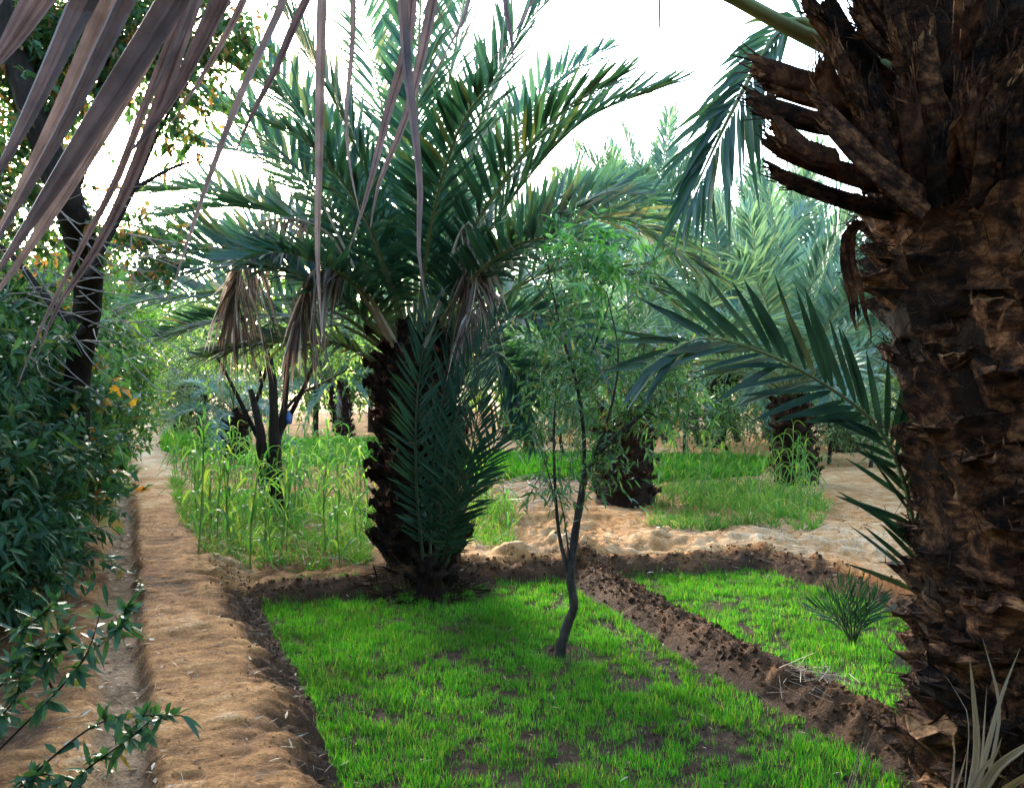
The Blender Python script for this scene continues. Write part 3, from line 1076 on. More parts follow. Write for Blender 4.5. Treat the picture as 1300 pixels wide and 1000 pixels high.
# fronds traced by their course: (pixel, pixel, depth shift) from the crown outwards
KEY = [
    ([(497, 468, 0), (440, 440, -.1), (390, 432, -.2), (330, 436, -.3), (258, 452, -.35)], .34, 'left lowest', M_pinna_yel),
    ([(500, 450, 0), (430, 398, .1), (340, 372, .3), (250, 372, .5), (165, 385, .6)], .42, '', None),
    ([(505, 445, 0), (430, 372, -.1), (350, 332, -.2), (250, 312, -.35), (150, 318, -.5)], .45, '', None),
    ([(508, 440, 0), (440, 340, .2), (360, 275, .4), (260, 240, .6), (165, 245, .8)], .45, '', None),
    ([(510, 435, 0), (450, 310, -.1), (380, 215, -.2), (300, 150, -.35), (215, 118, -.5)], .46, '', None),
    ([(514, 432, 0), (465, 290, .2), (400, 170, .4), (330, 80, .5), (262, 30, .6)], .46, '', None),
    ([(518, 430, 0), (485, 280, -.2), (440, 160, -.4), (385, 60, -.55), (335, -30, -.7)], .44, '', None),
    ([(522, 430, 0), (505, 260, .3), (480, 110, .5), (455, -10, .7), (430, -90, .8)], .46, '', None),
    ([(528, 430, 0), (528, 260, -.2), (530, 110, -.4), (535, -10, -.5), (545, -110, -.7)], .44, '', None),
    ([(533, 430, 0), (548, 270, .2), (568, 120, .4), (590, 0, .5), (615, -100, .6)], .46, '', None),
    ([(538, 432, 0), (575, 280, -.2), (612, 150, -.35), (655, 50, -.5), (715, -20, -.6)], .46, '', None),
    ([(541, 434, 0), (590, 300, .3), (640, 190, .5), (700, 110, .7), (775, 60, .9)], .44, '', None),
    ([(545, 436, 0), (605, 320, -.2), (670, 225, -.3), (745, 150, -.45), (850, 108, -.5)], .48, '', None),
    ([(548, 440, 0), (620, 330, .2), (690, 262, .4), (770, 235, .6), (845, 255, .8)], .44, '', None),
    ([(550, 444, 0), (630, 345, -.2), (715, 288, -.4), (800, 280, -.5), (895, 345, -.6)], .46, '', M_pinna_yel),
    ([(552, 450, 0), (640, 375, .2), (720, 340, .3), (800, 350, .5), (870, 395, .7)], .42, '', None),
    ([(556, 458, 0), (630, 410, -.3), (690, 400, -.5), (745, 430, -.7), (790, 490, -.8)], .36, '', None),
    ([(520, 440, 0), (490, 340, -.5), (455, 260, -.9), (400, 190, -1.3), (330, 150, -1.6)], .40, '', None),
    ([(530, 440, 0), (540, 330, -.5), (560, 230, -1.0), (590, 150, -1.4), (630, 100, -1.8)], .42, '', None),
    ([(540, 446, 0), (585, 370, -.5), (640, 320, -.9), (700, 300, -1.3), (760, 310, -1.6)], .38, '', None),
    ([(515, 446, 0), (470, 380, -.4), (420, 340, -.8), (360, 320, -1.2), (300, 330, -1.5)], .38, '', None),
    ([(522, 440, .1), (495, 330, .6), (460, 220, 1.1), (410, 150, 1.6), (350, 110, 2.0)], .44, '', None),
    ([(535, 440, .1), (560, 320, .6), (600, 220, 1.1), (660, 150, 1.6), (720, 120, 2.0)], .44, '', None),
    ([(528, 440, .1), (525, 300, .6), (520, 180, 1.0), (515, 80, 1.5), (505, 10, 1.9)], .44, '', None),
    ([(545, 446, .1), (600, 360, .6), (660, 310, 1.1), (720, 290, 1.6), (790, 300, 2.0)], .42, '', None),
    ([(510, 448, .1), (455, 370, .6), (390, 320, 1.1), (320, 290, 1.6), (240, 290, 2.0)], .42, '', None),
    ([(506, 448, 0), (440, 385, -.3), (370, 345, -.5), (280, 335, -.7), (185, 360, -.8)], .44, '', None),
    ([(508, 444, 0), (450, 350, .1), (385, 285, .1), (300, 262, .2), (205, 275, .2)], .46, '', None),
    ([(512, 438, 0), (455, 320, .3), (395, 240, .5), (320, 195, .7), (235, 180, .9)], .46, '', None),
    ([(516, 434, 0), (470, 300, -.3), (420, 200, -.5), (360, 125, -.8), (300, 85, -1.0)], .44, '', None),
    ([(543, 436, 0), (590, 310, -.4), (650, 215, -.7), (715, 140, -1.0), (790, 100, -1.2)], .46, '', None),
    ([(548, 442, 0), (625, 345, -.1), (705, 275, -.1), (790, 245, 0), (870, 275, 0)], .46, '', None),
    ([(502, 455, 0), (440, 415, .2), (360, 400, .4), (280, 405, .5), (205, 428, .6)], .40, '', None),
    ([(560, 466, 0), (600, 440, -.2), (640, 455, -.3), (665, 500, -.4), (680, 560, -.45)], .30, '', None),
]
for k, (pp, L, lb, mt) in enumerate(KEY):
    c = spline([P(a, b, D0 + d) for a, b, d in pp], 26)
    mid = c[13]
    outw = nrm(mid - (base + [0, 0, 1.7]))
    upv = np.array([0, 0, 1.0]) - .35 * outw * [1, 1, 0] + np.array([0, -1, 0]) * (.85 if k % 3 else .35) + np.array([.3 * rng.normal(), 0, 0])
    frond(palm, c, upv, 74, L * 1.32, .040, mt or M_pinna, rad=.017, pet=.17, vee=.35, bend=.05 if k not in (0, 14, 16) else .2)
# drooping dead fronds, dry leaflets hanging
for pp, L, n in (([(500, 440, -.2), (455, 370, -.35), (420, 300, -.45), (370, 278, -.5), (318, 290, -.5), (302, 350, -.5), (300, 405, -.5)], .30, 40),
                 ([(505, 440, -.2), (470, 390, -.4), (435, 345, -.5), (405, 338, -.6), (388, 365, -.6), (382, 410, -.6)], .26, 36),
                 ([(540, 440, -.2), (560, 380, -.4), (578, 310, -.55), (595, 282, -.6), (606, 310, -.6), (603, 370, -.6), (590, 425, -.6)], .22, 36)):
    c = spline([P(a, b, D0 + d) for a, b, d in pp], 28)
    frond(palm, c, [0, -.4, 1], int(n * 1.7), L * 1.7, .022, M_deadi, M_pale, rad=.013, pet=.5, vee=-.5, bend=1.1, name='dead_frond', jit=.5, lab='withered brown frond hanging with drooping dry leaflets', a0=70, a1=15)
c = spline([P(500, 430, D0 - .3), P(455, 350, D0 - .5), P(412, 262, D0 - .6)], 12)
b = MB()
tube(b, c, [.022, .017, .010], 6, flat=.6)
o = put('dead_frond', b, M_pale, palm)
o['label'] = 'bare bleached frond stalk rising left of the crown'

M_rachd = barkmat('dark_rachis', [(.3, (.02, .035, .018)), (.7, (.05, .07, .03))], (8, 8, 8), bump=.1, rough=.6)
# ---------------- offshoot palm at its foot
ob = np.array([(548 - CX) / F * 6.25, 6.25, 0.0])
ob[2] = float(zat(ob[0], ob[1])[0])
offs = thing('palm_offshoot', ob, 'young dark green palm offshoot rising steeply against the big palm trunk', 'palm tree')
bw = [boot_mesh(300 + k, .10, .16, .04, .5, M_bootd, M_bootd) for k in range(3)]
palm_trunk(offs, np.array([ob - [0, 0, .05], ob + [0, 0, .1], ob + [0, 0, .28]]), [.13, .12, .07], 14, bw, ob[2], ob[2] + .22, lambda f: 1.0, lambda f: .1, fibre=160)
for k, pp in enumerate(([(540, 735, 0), (530, 640, -.15), (528, 540, -.3), (536, 450, -.4), (552, 375, -.45)],
                        [(552, 735, 0), (560, 650, -.2), (572, 560, -.35), (598, 470, -.4), (640, 400, -.4)],
                        [(560, 735, 0), (585, 660, 0), (615, 590, 0), (650, 520, .1), (690, 460, .1)],
                        [(545, 735, 0), (548, 640, .1), (556, 540, .15), (575, 450, .2), (600, 380, .2)],
                        [(556, 735, 0), (572, 670, -.3), (592, 600, -.5), (606, 530, -.6), (612, 470, -.6)])):
    c = spline([P(a, b, 6.25 + d) for a, b, d in pp], 24)
    frond(offs, c, [.15 * (k - 1), -1, .5], 54, .36, .022, M_pinna_dark, rad=.009, matr=M_rachd, pet=.14, vee=.4, a0=52, a1=24, bend=.03)
b = MB()
n = 420
a = rng.uniform(0, 6.28, n)
r = rng.uniform(.1, .33, n)
pos = gpos(np.stack([ob[0] - .03 + np.cos(a) * r * 1.2, ob[1] + np.sin(a) * r], 1), .0)
scatter(b, PINNA, pos, nrm(np.stack([np.cos(a) + rng.normal(0, .5, n), np.sin(a) + rng.normal(0, .5, n), rng.uniform(.0, 1.1, n)], 1)), nrm(rng.normal(size=(n, 3))), rng.uniform(.08, .30, n), rng.uniform(.006, .016, n), .4)
tag(put('dry_leaf_tuft', b, M_fibre), 'dark tuft of dry leaves and fibre at the foot of the palm offshoot', 'dry leaves', kind='stuff')

# ---------------- near palm at the right edge
RB = np.array([(1312 - CX) / F * 3.15, 3.15, 0.0])
RB[2] = float(zat(RB[0], RB[1])[0])
rp = thing('date_palm', RB, 'near date palm at the right edge, thick trunk of rough brown cut leaf bases', 'palm tree')
ax = spline([RB - [0, 0, .1], P(1318, 800, 3.15), P(1316, 600, 3.15), P(1310, 400, 3.17), P(1305, 200, 3.2), P(1300, 0, 3.2), P(1300, -180, 3.2)], 26)
zt = ax[-1][2]
bigv = [boot_mesh(200 + k, .23 + .035 * (k % 4), .12 + .03 * (k % 4), .12, .38 + .14 * (k % 3), M_boot, (M_cut, M_boot, M_boot)[k % 3], .10, .085) for k in range(16)]
TOCAM = nrm(-RB[:2])
BACK = MB()
palm_trunk(rp, ax, [.36, .36, .36, .37, .42, .47, .48, .46, .42, .32], 300, bigv, RB[2] - .06, 1.6 + .20 * 3.15, lambda f: 1.08 + .27 * f, lambda f: rng.normal(0, .14), fibre=6000, fl=.05, jitter=.35, back=BACK)
trunk_near = [o for o in rp.children if o.name.startswith('trunk')][0]
# long fresh leaf bases high on the trunk
longv = [boot_mesh(230 + k, .07 + .02 * (k % 3), .22 + .05 * (k % 4), .06, .22 + .1 * (k % 3), M_bootl, M_boot, .30, .09) for k in range(8)]
offp = ORG[rp.name]
nlong = 150
for i in range(nlong):
    f = i / (nlong - 1)
    z = 1.6 + .10 * 3.15 + f * 1.25
    ang = i * 2.39996 + 1.0
    c = np.array([np.interp(z, ax[:, 2], ax[:, 0]), np.interp(z, ax[:, 2], ax[:, 1]), z])
    q = c + np.array([math.cos(ang), math.sin(ang), 0]) * .44
    M = Matrix.Translation(q - offp) @ Euler((0, 0, ang - math.pi / 2)).to_matrix().to_4x4() @ Euler((-.10 + rng.normal(0, .12), rng.normal(0, .12), rng.normal(0, .1))).to_matrix().to_4x4() @ Matrix.Scale(rng.uniform(.85, 1.15), 4)
    if math.cos(ang) * TOCAM[0] + math.sin(ang) * TOCAM[1] < .05:
        bake(BACK, longv[rng.integers(0, 8)], Matrix.Translation(offp) @ M)
    else:
        inst('leaf_base', longv[rng.integers(0, 8)], trunk_near, M)
put('leaf_bases', BACK, M_boot, trunk_near, 'stuff', smooth=False)


M_bootr = barkmat('palm_leaf_base_red', [(.36, (.012, .005, .003)), (.49, (.06, .023, .010)), (.61, (.15, .06, .024)), (.78, (.28, .13, .055))], (14, 14, 14), bump=1, dist=.04)


def stub(pa, pb, wa, wb, d0, d1, seed):
    """a cut stalk running between two pixels at given distances, with a frayed end"""
    r = np.random.default_rng(seed)
    a, b_ = P(*pa, d0), P(*pb, d1)
    midp = (a + b_) / 2 + [0, 0, -.02]
    c = spline([a, midp, b_], 7)
    b = MB()
    T = tangents(c)
    S = nrm(np.cross(T, [0, -1, .3]))
    Nn = np.cross(S, T)
    k = 16
    ridge = 1 + r.normal(0, .13, (k, 1))
    an = np.arange(k) / k * 2 * math.pi
    V = []
    for j in range(7):
        t = j / 6
        w_ = (wa * (1 - t) + wb * t) * .5
        V.append(c[j] + (np.cos(an)[:, None] * S[j] * w_ + np.sin(an)[:, None] * Nn[j] * w_ * .42) * ridge * (1 + r.normal(0, .04, (k, 1))))
    V[-1] = V[-1] + T[-1] * (r.uniform(-.03, .03, (k, 1)) + .03 * np.cos(an)[:, None])
    V = np.concatenate(V)
    i, j = np.meshgrid(np.arange(6), np.arange(k), indexing='ij')
    j2 = (j + 1) % k
    b.add(V, None, np.stack([i * k + j, i * k + j2, (i + 1) * k + j2, (i + 1) * k + j], -1).reshape(-1, 4), 0)
    b.add(np.vstack([V[-k:], V[-k:].mean(0) - T[-1] * .02]), [[q, (q + 1) % k, k] for q in range(k)], None, 1)
    nf = 22
    D = nrm(T[-1] + r.normal(0, .25, (nf, 3)))
    scatter(b, STICK, V[-k:][r.integers(0, k, nf)] - T[-1] * .02, D, Nn[-1:].repeat(nf, 0), r.uniform(.03, .09, nf), r.uniform(.004, .009, nf), 0, 0)
    return put('leaf_base', b, [M_boot if seed % 3 else M_bootr, M_boot if seed % 2 else M_cut], trunk_near, smooth=False)


STUBS = [((1110, 112), (960, 84), .10, .085, 3.1, 2.95), ((1100, 134), (975, 108), .08, .065, 3.2, 3.1), ((1105, 165), (957, 131), .10, .09, 3.1, 2.95),
         ((1165, 240), (979, 184), .085, .065, 3.1, 2.9), ((1170, 275), (985, 222), .08, .06, 3.1, 2.92), ((1175, 262), (1042, 140), .11, .075, 2.85, 2.72),
         ((1130, 110), (1025, 8), .10, .07, 2.95, 2.8), ((1160, 60), (1080, -40), .10, .07, 2.85, 2.75), ((1232, 215), (1284, 85), .09, .06, 2.78, 2.7)]
for k in range(34):
    r_ = np.random.default_rng(50 + k)
    pa = (r_.uniform(1060, 1290), r_.uniform(60, 260))
    ln = r_.uniform(60, 130)
    an_ = math.radians(r_.uniform(100, 160) - (pa[0] - 1060) / 230 * 75)
    STUBS.append((pa, (pa[0] + ln * math.cos(an_), pa[1] - ln * math.sin(an_)), r_.uniform(.07, .11), r_.uniform(.055, .09), 2.95 - .18 * (pa[0] - 1060) / 230, 2.84 - .18 * (pa[0] - 1060) / 230))
for k, (pa, pb, wa, wb, d0, d1) in enumerate(STUBS):
    stub(pa, pb, wa, wb, d0, d1, 900 + k)
n = 3600
z = rng.uniform(1.95, 3.1, n)
a = rng.uniform(0, 6.28, n)
out = np.stack([np.cos(a), np.sin(a), 0 * a], 1)
pos = np.stack([np.interp(z, ax[:, 2], ax[:, 0]), np.interp(z, ax[:, 2], ax[:, 1]), z], 1) + out * rng.uniform(.42, .58, (n, 1))
b = MB()
scatter(b, STICK, pos, nrm(out * .35 + rng.normal(0, .35, (n, 3)) + [0, 0, .6]), out, rng.uniform(.03, .2, n), rng.uniform(.002, .007, n), rng.uniform(0, .5, n))
put('fibre', b, M_fibre, trunk_near, 'stuff')
# hanging strip of dead sheath
b = MB()
c = spline([P(1090, 280, 3.05), P(1074, 310, 3.0), P(1086, 380, 3.0), P(1098, 455, 3.02)], 12)
for k in range(9):
    e = 11 - rng.integers(0, 4)
    ribbon(b, c[:e + 1] + np.array([(k - 4) * .007, rng.normal(0, .008), 0]) * np.linspace(.6, 1.1, e + 1)[:, None] + rng.normal(0, .0025, (e + 1, 3)), [.008, .014, .015, .012, .003], [rng.normal(.3, .4), -1, 0], .3)
put('dead_sheath', b, M_bootr, rp)['label'] = 'grey strip of dead leaf sheath hanging off the trunk'
# green stalk and drooping frond at the top
b = MB()
tube(b, spline([P(1120, 90, 3.05), P(1010, 40, 2.95), P(900, -18, 2.85), P(760, -70, 2.7)], 14), [.045, .032, .026, .018], 7, flat=.6)
put('frond_stalk', b, M_rachis, rp)
c = spline([P(1085, 75, 3.2), P(1015, 25, 3.25), P(975, 60, 3.25), P(925, 150, 3.2), P(872, 262, 3.15)], 24)
frond(rp, c, [-.3, -1, .5], 38, .36, .026, M_pinna, rad=.014, pet=.22, vee=.3, a0=40, a1=12, bend=.35, lab='green frond drooping beside the cut stalks')
# arching frond from the foot with broad leaflets, each one in view
c = spline([P(1182, 830, 3.45), P(1166, 720, 3.42), P(1150, 620, 3.36), P(1112, 540, 3.28), P(1040, 484, 3.2), P(960, 444, 3.12), P(885, 430, 3.05), P(812, 472, 2.95)], 40)
frond(rp, c, [.2, -1.0, .25], 38, .45, .030, M_pinna_near, rad=.010, pet=.12, vee=.2, a0=50, a1=20, bend=.02, prof0=.95, sep=True, lab='arching green frond reaching left from the trunk with broad leaflets')
# crown above the frame (shades the plot)
for i in range(26):
    az = i * 2.39996
    el = math.radians(rng.uniform(20, 75))
    h = np.array([math.cos(az), math.sin(az), 0])
    L = 3.2
    t = np.linspace(0, 1, 22)[:, None]
    c = ax[-1] + [0, 0, .1] + h * L * np.cos(el) * t * (1 - .1 * t) + np.array([0, 0, 1.0]) * L * (np.sin(el) * t - .35 * t ** 2)
    # keep the view clear: fronds that would droop into the picture are the ones listed above
    if (c[:, 1] > .5).any():
        k = (c[:, 2] - EYE) / np.maximum(c[:, 1], .3) - .50
        if (k[c[:, 1] > .5] < 0).any() and c[-1][0] < 3.2:
            continue
    frond(rp, c, [0, 0, 1], 46, .45, .03, M_pinna, rad=.018, pet=.18, vee=.4, bend=.1)

# ---------------- palm seedling in the right plot
sb = G(1083, 820, 0)
sb[2] = float(zat(sb[0], sb[1])[0])
seed_p = thing('palm_seedling', sb, 'small dark green palm seedling standing in the right plot', 'palm tree')
for k in range(8):
    px = [1030, 1046, 1062, 1074, 1090, 1104, 1118, 1126][k]
    py = [768, 748, 740, 734, 738, 748, 752, 768][k]
    dd = rng.uniform(-.12, .12)
    c = spline([sb + [0, 0, -.01], P(1083 + (px - 1083) * .35, 790, sb[1] + dd * .4), P(px, py, sb[1] + dd)], 14)
    frond(seed_p, c, [0, -1, .6], 10, .17, .013, M_pinna_dark, rad=.005, pet=.30, vee=.25, a0=30, a1=14, bend=0, matr=M_rachd)

# ---------------- dry bleached blades at the lower right
def blade_thing(name, label, cat, lines, mat, d0, wmul=1.0, baseloc=None):
    first = P(*lines[0][0][0], d0)
    t = thing(name, baseloc if baseloc is not None else first, label, cat)
    for pts, w_, dd in lines:
        c = spline([P(a, b_, d0 + dd * i / max(1, len(pts) - 1)) for i, (a, b_) in enumerate(pts)], 12)
        b = MB()
        w_ = w_ * .7
        ribbon(b, c, [w_ * .8, w_, w_ * .9, w_ * .6, w_ * .05], [rng.normal(0, .35), -1, rng.normal(0, .2)], .18, twist=rng.normal(0, .3), pleat=2)
        put('leaflet', b, mat, t, smooth=False)
    return t


blade_thing('dry_palm_leaf', 'bleached dry palm leaf with upright blades at the lower right corner', 'palm leaf', [
    ([(1222, 1040), (1240, 960), (1236, 880), (1230, 828)], .028, -.1), ([(1230, 1040), (1255, 940), (1272, 880), (1295, 822)], .026, .05),
    ([(1236, 1040), (1246, 960), (1250, 905), (1253, 868)], .020, .1), ([(1240, 1045), (1262, 950), (1268, 890), (1247, 808)], .018, .1),
    ([(1205, 1040), (1208, 1000), (1211, 965), (1211, 930)], .012, 0), ([(1195, 1050), (1210, 1010), (1220, 980), (1228, 952)], .014, 0),
    ([(1225, 1045), (1260, 980), (1290, 955), (1330, 930)], .045, -.2), ([(1235, 1050), (1265, 1010), (1300, 985), (1345, 960)], .040, -.3),
    ([(1215, 1045), (1240, 985), (1262, 960), (1272, 935)], .022, -.1), ([(1220, 1045), (1230, 920), (1215, 880), (1196, 852)], .005, .1),
], M_straw, 2.45, baseloc=np.array([1.28, 2.45, float(zat(1.28, 2.45)[0])]))
blade_thing('dry_grass_tuft', 'thin tuft of pale dry stalks at the foot of the near trunk', 'dry grass', [
    ([(1062, 1045), (1085, 980), (1100, 920)], .006, 0), ([(1068, 1045), (1092, 970), (1110, 925)], .005, .05), ([(1075, 1045), (1098, 985), (1116, 930)], .005, -.05),
    ([(1058, 1045), (1078, 990), (1094, 940)], .006, .05), ([(1082, 1045), (1100, 990), (1108, 950)], .005, 0)], M_straw, 2.9, baseloc=np.array([1.12, 2.9, float(zat(1.12, 2.9)[0])]))

# ---------------- palms further back: shared frond meshes
FV = {}
for key, mat, L, W in (('mid', M_pinna_hazy, .55, .046), ('dark', M_pinna, .5, .04)):
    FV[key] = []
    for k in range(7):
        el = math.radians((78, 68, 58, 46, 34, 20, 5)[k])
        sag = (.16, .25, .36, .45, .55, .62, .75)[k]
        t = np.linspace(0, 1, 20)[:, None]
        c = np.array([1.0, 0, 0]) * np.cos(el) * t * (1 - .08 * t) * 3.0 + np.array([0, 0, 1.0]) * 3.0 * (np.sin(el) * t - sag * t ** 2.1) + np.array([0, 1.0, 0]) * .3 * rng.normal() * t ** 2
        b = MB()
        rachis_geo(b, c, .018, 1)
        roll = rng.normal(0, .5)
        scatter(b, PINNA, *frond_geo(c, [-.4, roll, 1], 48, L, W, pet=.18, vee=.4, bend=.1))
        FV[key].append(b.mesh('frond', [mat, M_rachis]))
b = MB()
t = np.linspace(0, 1, 18)[:, None]
c = np.array([1.0, 0, 0]) * (.55 * np.sin(t * 1.7)) + np.array([0, 0, 1.0]) * (.5 * t - 1.9 * t ** 2)
rachis_geo(b, c, .014, 1)
scatter(b, PINNA, *frond_geo(c, [-1, 0, .4], 36, .3, .022, pet=.35, vee=.1, bend=.6))
DEADF = b.mesh('dead_frond', [M_deadi, M_pale])
BT = [boot_mesh(400 + k, .17, .16, .07, .6, M_bootd, M_boot) for k in range(4)]


def far_palm(px, py, h, label, size=1.0, n=30, key='mid', r=.24, dead=3, boots=80, loc=None, emin=0, skip=None, group='palms further back', vmax=6):
    if loc is None:
        g = G(px, py, .1)
    else:
        g = np.array([loc[0], loc[1], 0.0])
    g[2] = float(zat(g[0], g[1])[0])
    o = thing('date_palm', g, label, 'palm tree', group)
    lean = rng.normal(0, .08, 2)
    topz = g + [lean[0] * h, lean[1] * h, h]
    axp = spline([g - [0, 0, .1], (g + topz) / 2, topz], 8)
    palm_trunk(o, axp, [r * 1.2, r, r, r * .8], boots, BT, g[2] + .05, topz[2] - .05, lambda f: 1.0, lambda f: .05, fibre=0)
    for i in range(n):
        az = i * 2.39996 + rng.normal(0, .15)
        if skip and skip(az % (2 * math.pi)):
            continue
        f = i / (n - 1)
        v = min(6, max(emin, int((1 - f) * 7 * .98)))
        v = min(v, vmax)
        M = Matrix.Translation(topz - g + np.array([0, 0, .12 * (f - .5)])) @ Euler((rng.normal(0, .1), rng.normal(0, .08), az)).to_matrix().to_4x4() @ Matrix.Scale(size * rng.uniform(.85, 1.1), 4)
        inst('frond', FV[key][v], o, M)
    for i in range(dead):
        M = Matrix.Translation(topz - g - np.array([0, 0, .1])) @ Euler((0, 0, rng.uniform(0, 6.28))).to_matrix().to_4x4() @ Matrix.Scale(size * rng.uniform(.7, 1), 4)
        inst('dead_frond', DEADF, o, M)
    return o


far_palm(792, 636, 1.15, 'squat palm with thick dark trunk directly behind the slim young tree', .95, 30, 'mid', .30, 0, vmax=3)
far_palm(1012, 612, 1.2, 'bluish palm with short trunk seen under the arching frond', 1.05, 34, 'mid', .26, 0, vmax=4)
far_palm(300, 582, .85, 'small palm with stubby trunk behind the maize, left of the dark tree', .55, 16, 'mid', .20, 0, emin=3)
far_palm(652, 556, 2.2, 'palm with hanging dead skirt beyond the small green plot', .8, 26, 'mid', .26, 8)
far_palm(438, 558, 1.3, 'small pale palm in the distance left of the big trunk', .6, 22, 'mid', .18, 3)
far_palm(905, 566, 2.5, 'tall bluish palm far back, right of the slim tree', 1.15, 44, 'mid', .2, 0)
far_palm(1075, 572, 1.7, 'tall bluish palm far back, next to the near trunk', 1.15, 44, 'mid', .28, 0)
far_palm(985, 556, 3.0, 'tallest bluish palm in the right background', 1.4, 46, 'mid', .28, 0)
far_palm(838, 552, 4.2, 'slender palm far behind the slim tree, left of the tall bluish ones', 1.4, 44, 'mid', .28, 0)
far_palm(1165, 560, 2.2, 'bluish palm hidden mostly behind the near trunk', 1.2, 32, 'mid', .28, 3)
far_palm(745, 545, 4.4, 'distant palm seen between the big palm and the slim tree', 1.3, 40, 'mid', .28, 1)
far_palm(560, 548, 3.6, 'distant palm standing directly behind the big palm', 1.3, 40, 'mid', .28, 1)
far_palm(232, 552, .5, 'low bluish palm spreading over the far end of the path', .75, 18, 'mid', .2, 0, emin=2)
# unseen palms around the photographer; all but the first added to block sky light
far_palm(0, 0, 3.3, 'palm behind the photographer holding the dead frond overhead', 1.15, 34, 'dark', .3, 0, loc=(.75, -1.5), skip=lambda a: .35 < a < 2.75, group='palms behind the viewpoint')
far_palm(0, 0, 2.6, 'added unseen palm blocking sky light, left behind the photographer', 1.15, 30, 'dark', .3, 2, loc=(-3.2, -3.4), group='palms behind the viewpoint')
far_palm(0, 0, 3.0, 'added unseen palm blocking sky light, right behind the photographer', 1.2, 30, 'dark', .3, 2, loc=(4.2, -2.6), group='palms behind the viewpoint')
far_palm(0, 0, 3.0, 'added unseen palm blocking sky light, far behind the photographer', 1.3, 30, 'dark', .3, 2, loc=(.3, -6.5), group='palms behind the viewpoint')
far_palm(0, 0, 2.6, 'added palm blocking sky light right of the near trunk, out of view', 1.2, 30, 'dark', .3, 2, loc=(6.6, 3.2), group='palms behind the viewpoint')

# ---------------- dead frond hanging overhead, its dry leaflets across the view
RA = spline([[.75, -1.3, 3.35], [.62, -.3, 3.0], [.45, .5, 2.62], [.15, .95, 2.36], [-.25, 1.05, 2.24], [-.75, .95, 2.14]], 40)
dead = thing('dead_palm_frond', RA[0], 'dead brown palm frond hanging overhead, long dry leaflets across the upper left', 'palm leaf')
b = MB()
tube(b, RA, [.03, .018, .012, .006], 7, flat=.6)
put('rachis', b, M_pale, dead)
HANG = [
    ([(92, -70), (52, -5), (10, 60), (-30, 110)], 46, .85), ([(150, -70), (105, 20), (40, 150), (-30, 270)], 52, .80),
    ([(172, -60), (128, 50), (70, 170), (-20, 330)], 40, .84), ([(190, -60), (150, 30), (85, 160), (10, 285), (-30, 350)], 30, .78),
    ([(262, -70), (205, 30), (130, 145), (55, 260), (-20, 370)], 46, .82), ([(250, -60), (190, 60), (110, 200), (20, 340), (-30, 400)], 26, .88),
    ([(310, -60), (270, 20), (228, 105), (190, 165), (166, 192)], 25, .9), ([(395, -70), (350, 30), (310, 115), (262, 240), (213, 385)], 17, .92),
    ([(380, 20), (352, 85), (318, 150), (296, 200)], 13, .95), ([(260, -40), (228, 50), (195, 115), (158, 165)], 9, .95),
    ([(190, 120), (150, 225), (100, 320), (55, 410), (22, 490)], 11, .9), ([(210, 110), (165, 230), (120, 320), (75, 385), (48, 450)], 17, .92),
    ([(410, -60), (407, 60), (405, 200), (403, 320), (409, 432)], 12, .95), ([(455, -60), (448, 60), (440, 150), (446, 220), (458, 275)], 8, .98),
    ([(532, -60), (516, 60), (490, 150), (468, 240), (443, 318)], 15, .93), ([(560, -60), (540, 50), (515, 150), (482, 230), (470, 290)], 14, .96),
    ([(508, -60), (514, 60), (524, 150), (533, 240), (531, 320), (543, 392)], 13, .92), ([(612, -60), (590, 20), (570, 60), (540, 112)], 7, 1.0),
    ([(560, -40), (552, 0), (570, 40)], 8, 1.0), ([(638, -60), (642, 10), (650, 55), (652, 92)], 9, .98), ([(700, -50), (668, 15), (640, 60), (610, 85)], 6, 1.02),
    ([(765, -60), (766, 0), (765, 45), (763, 78)], 5, 1.0), ([(838, -60), (837, 10), (838, 55), (841, 110)], 6, 1.0), ([(909, -60), (910, 0), (911, 50), (910, 92)], 3, 1.0),
    ([(30, -60), (0, 0), (-40, 60)], 40, .8), ([(335, -60), (300, 20), (255, 100), (215, 160)], 10, .97),
]
for pts, wpx, d in HANG:
    (xa, ya), (xb, yb) = pts[0], pts[1]
    q = RA[16:]
    qx, qy = CX + F * q[:, 0] / q[:, 1], HZ - F * (q[:, 2] - EYE) / q[:, 1]
    j = np.argmin(np.abs(qx - (xa + (xb - xa) * (qy - ya) / (yb - ya))))
    st_ = q[j]
    body = [P(a, b_, d - .03 * i) for i, (a, b_) in enumerate(pts)]
    c = spline([st_] + body, 22)
    w_ = wpx / F * d * 1.05
    b = MB()
    ribbon(b, c, [w_ * .7, w_, w_, w_ * .95, w_ * .8, w_ * .5, w_ * .06], [rng.normal(0, .4), -1, rng.normal(.1, .2)], .22, twist=rng.normal(0, .35), pleat=3 if wpx > 20 else 1)
    put('leaflet', b, M_dead, dead, smooth=False)

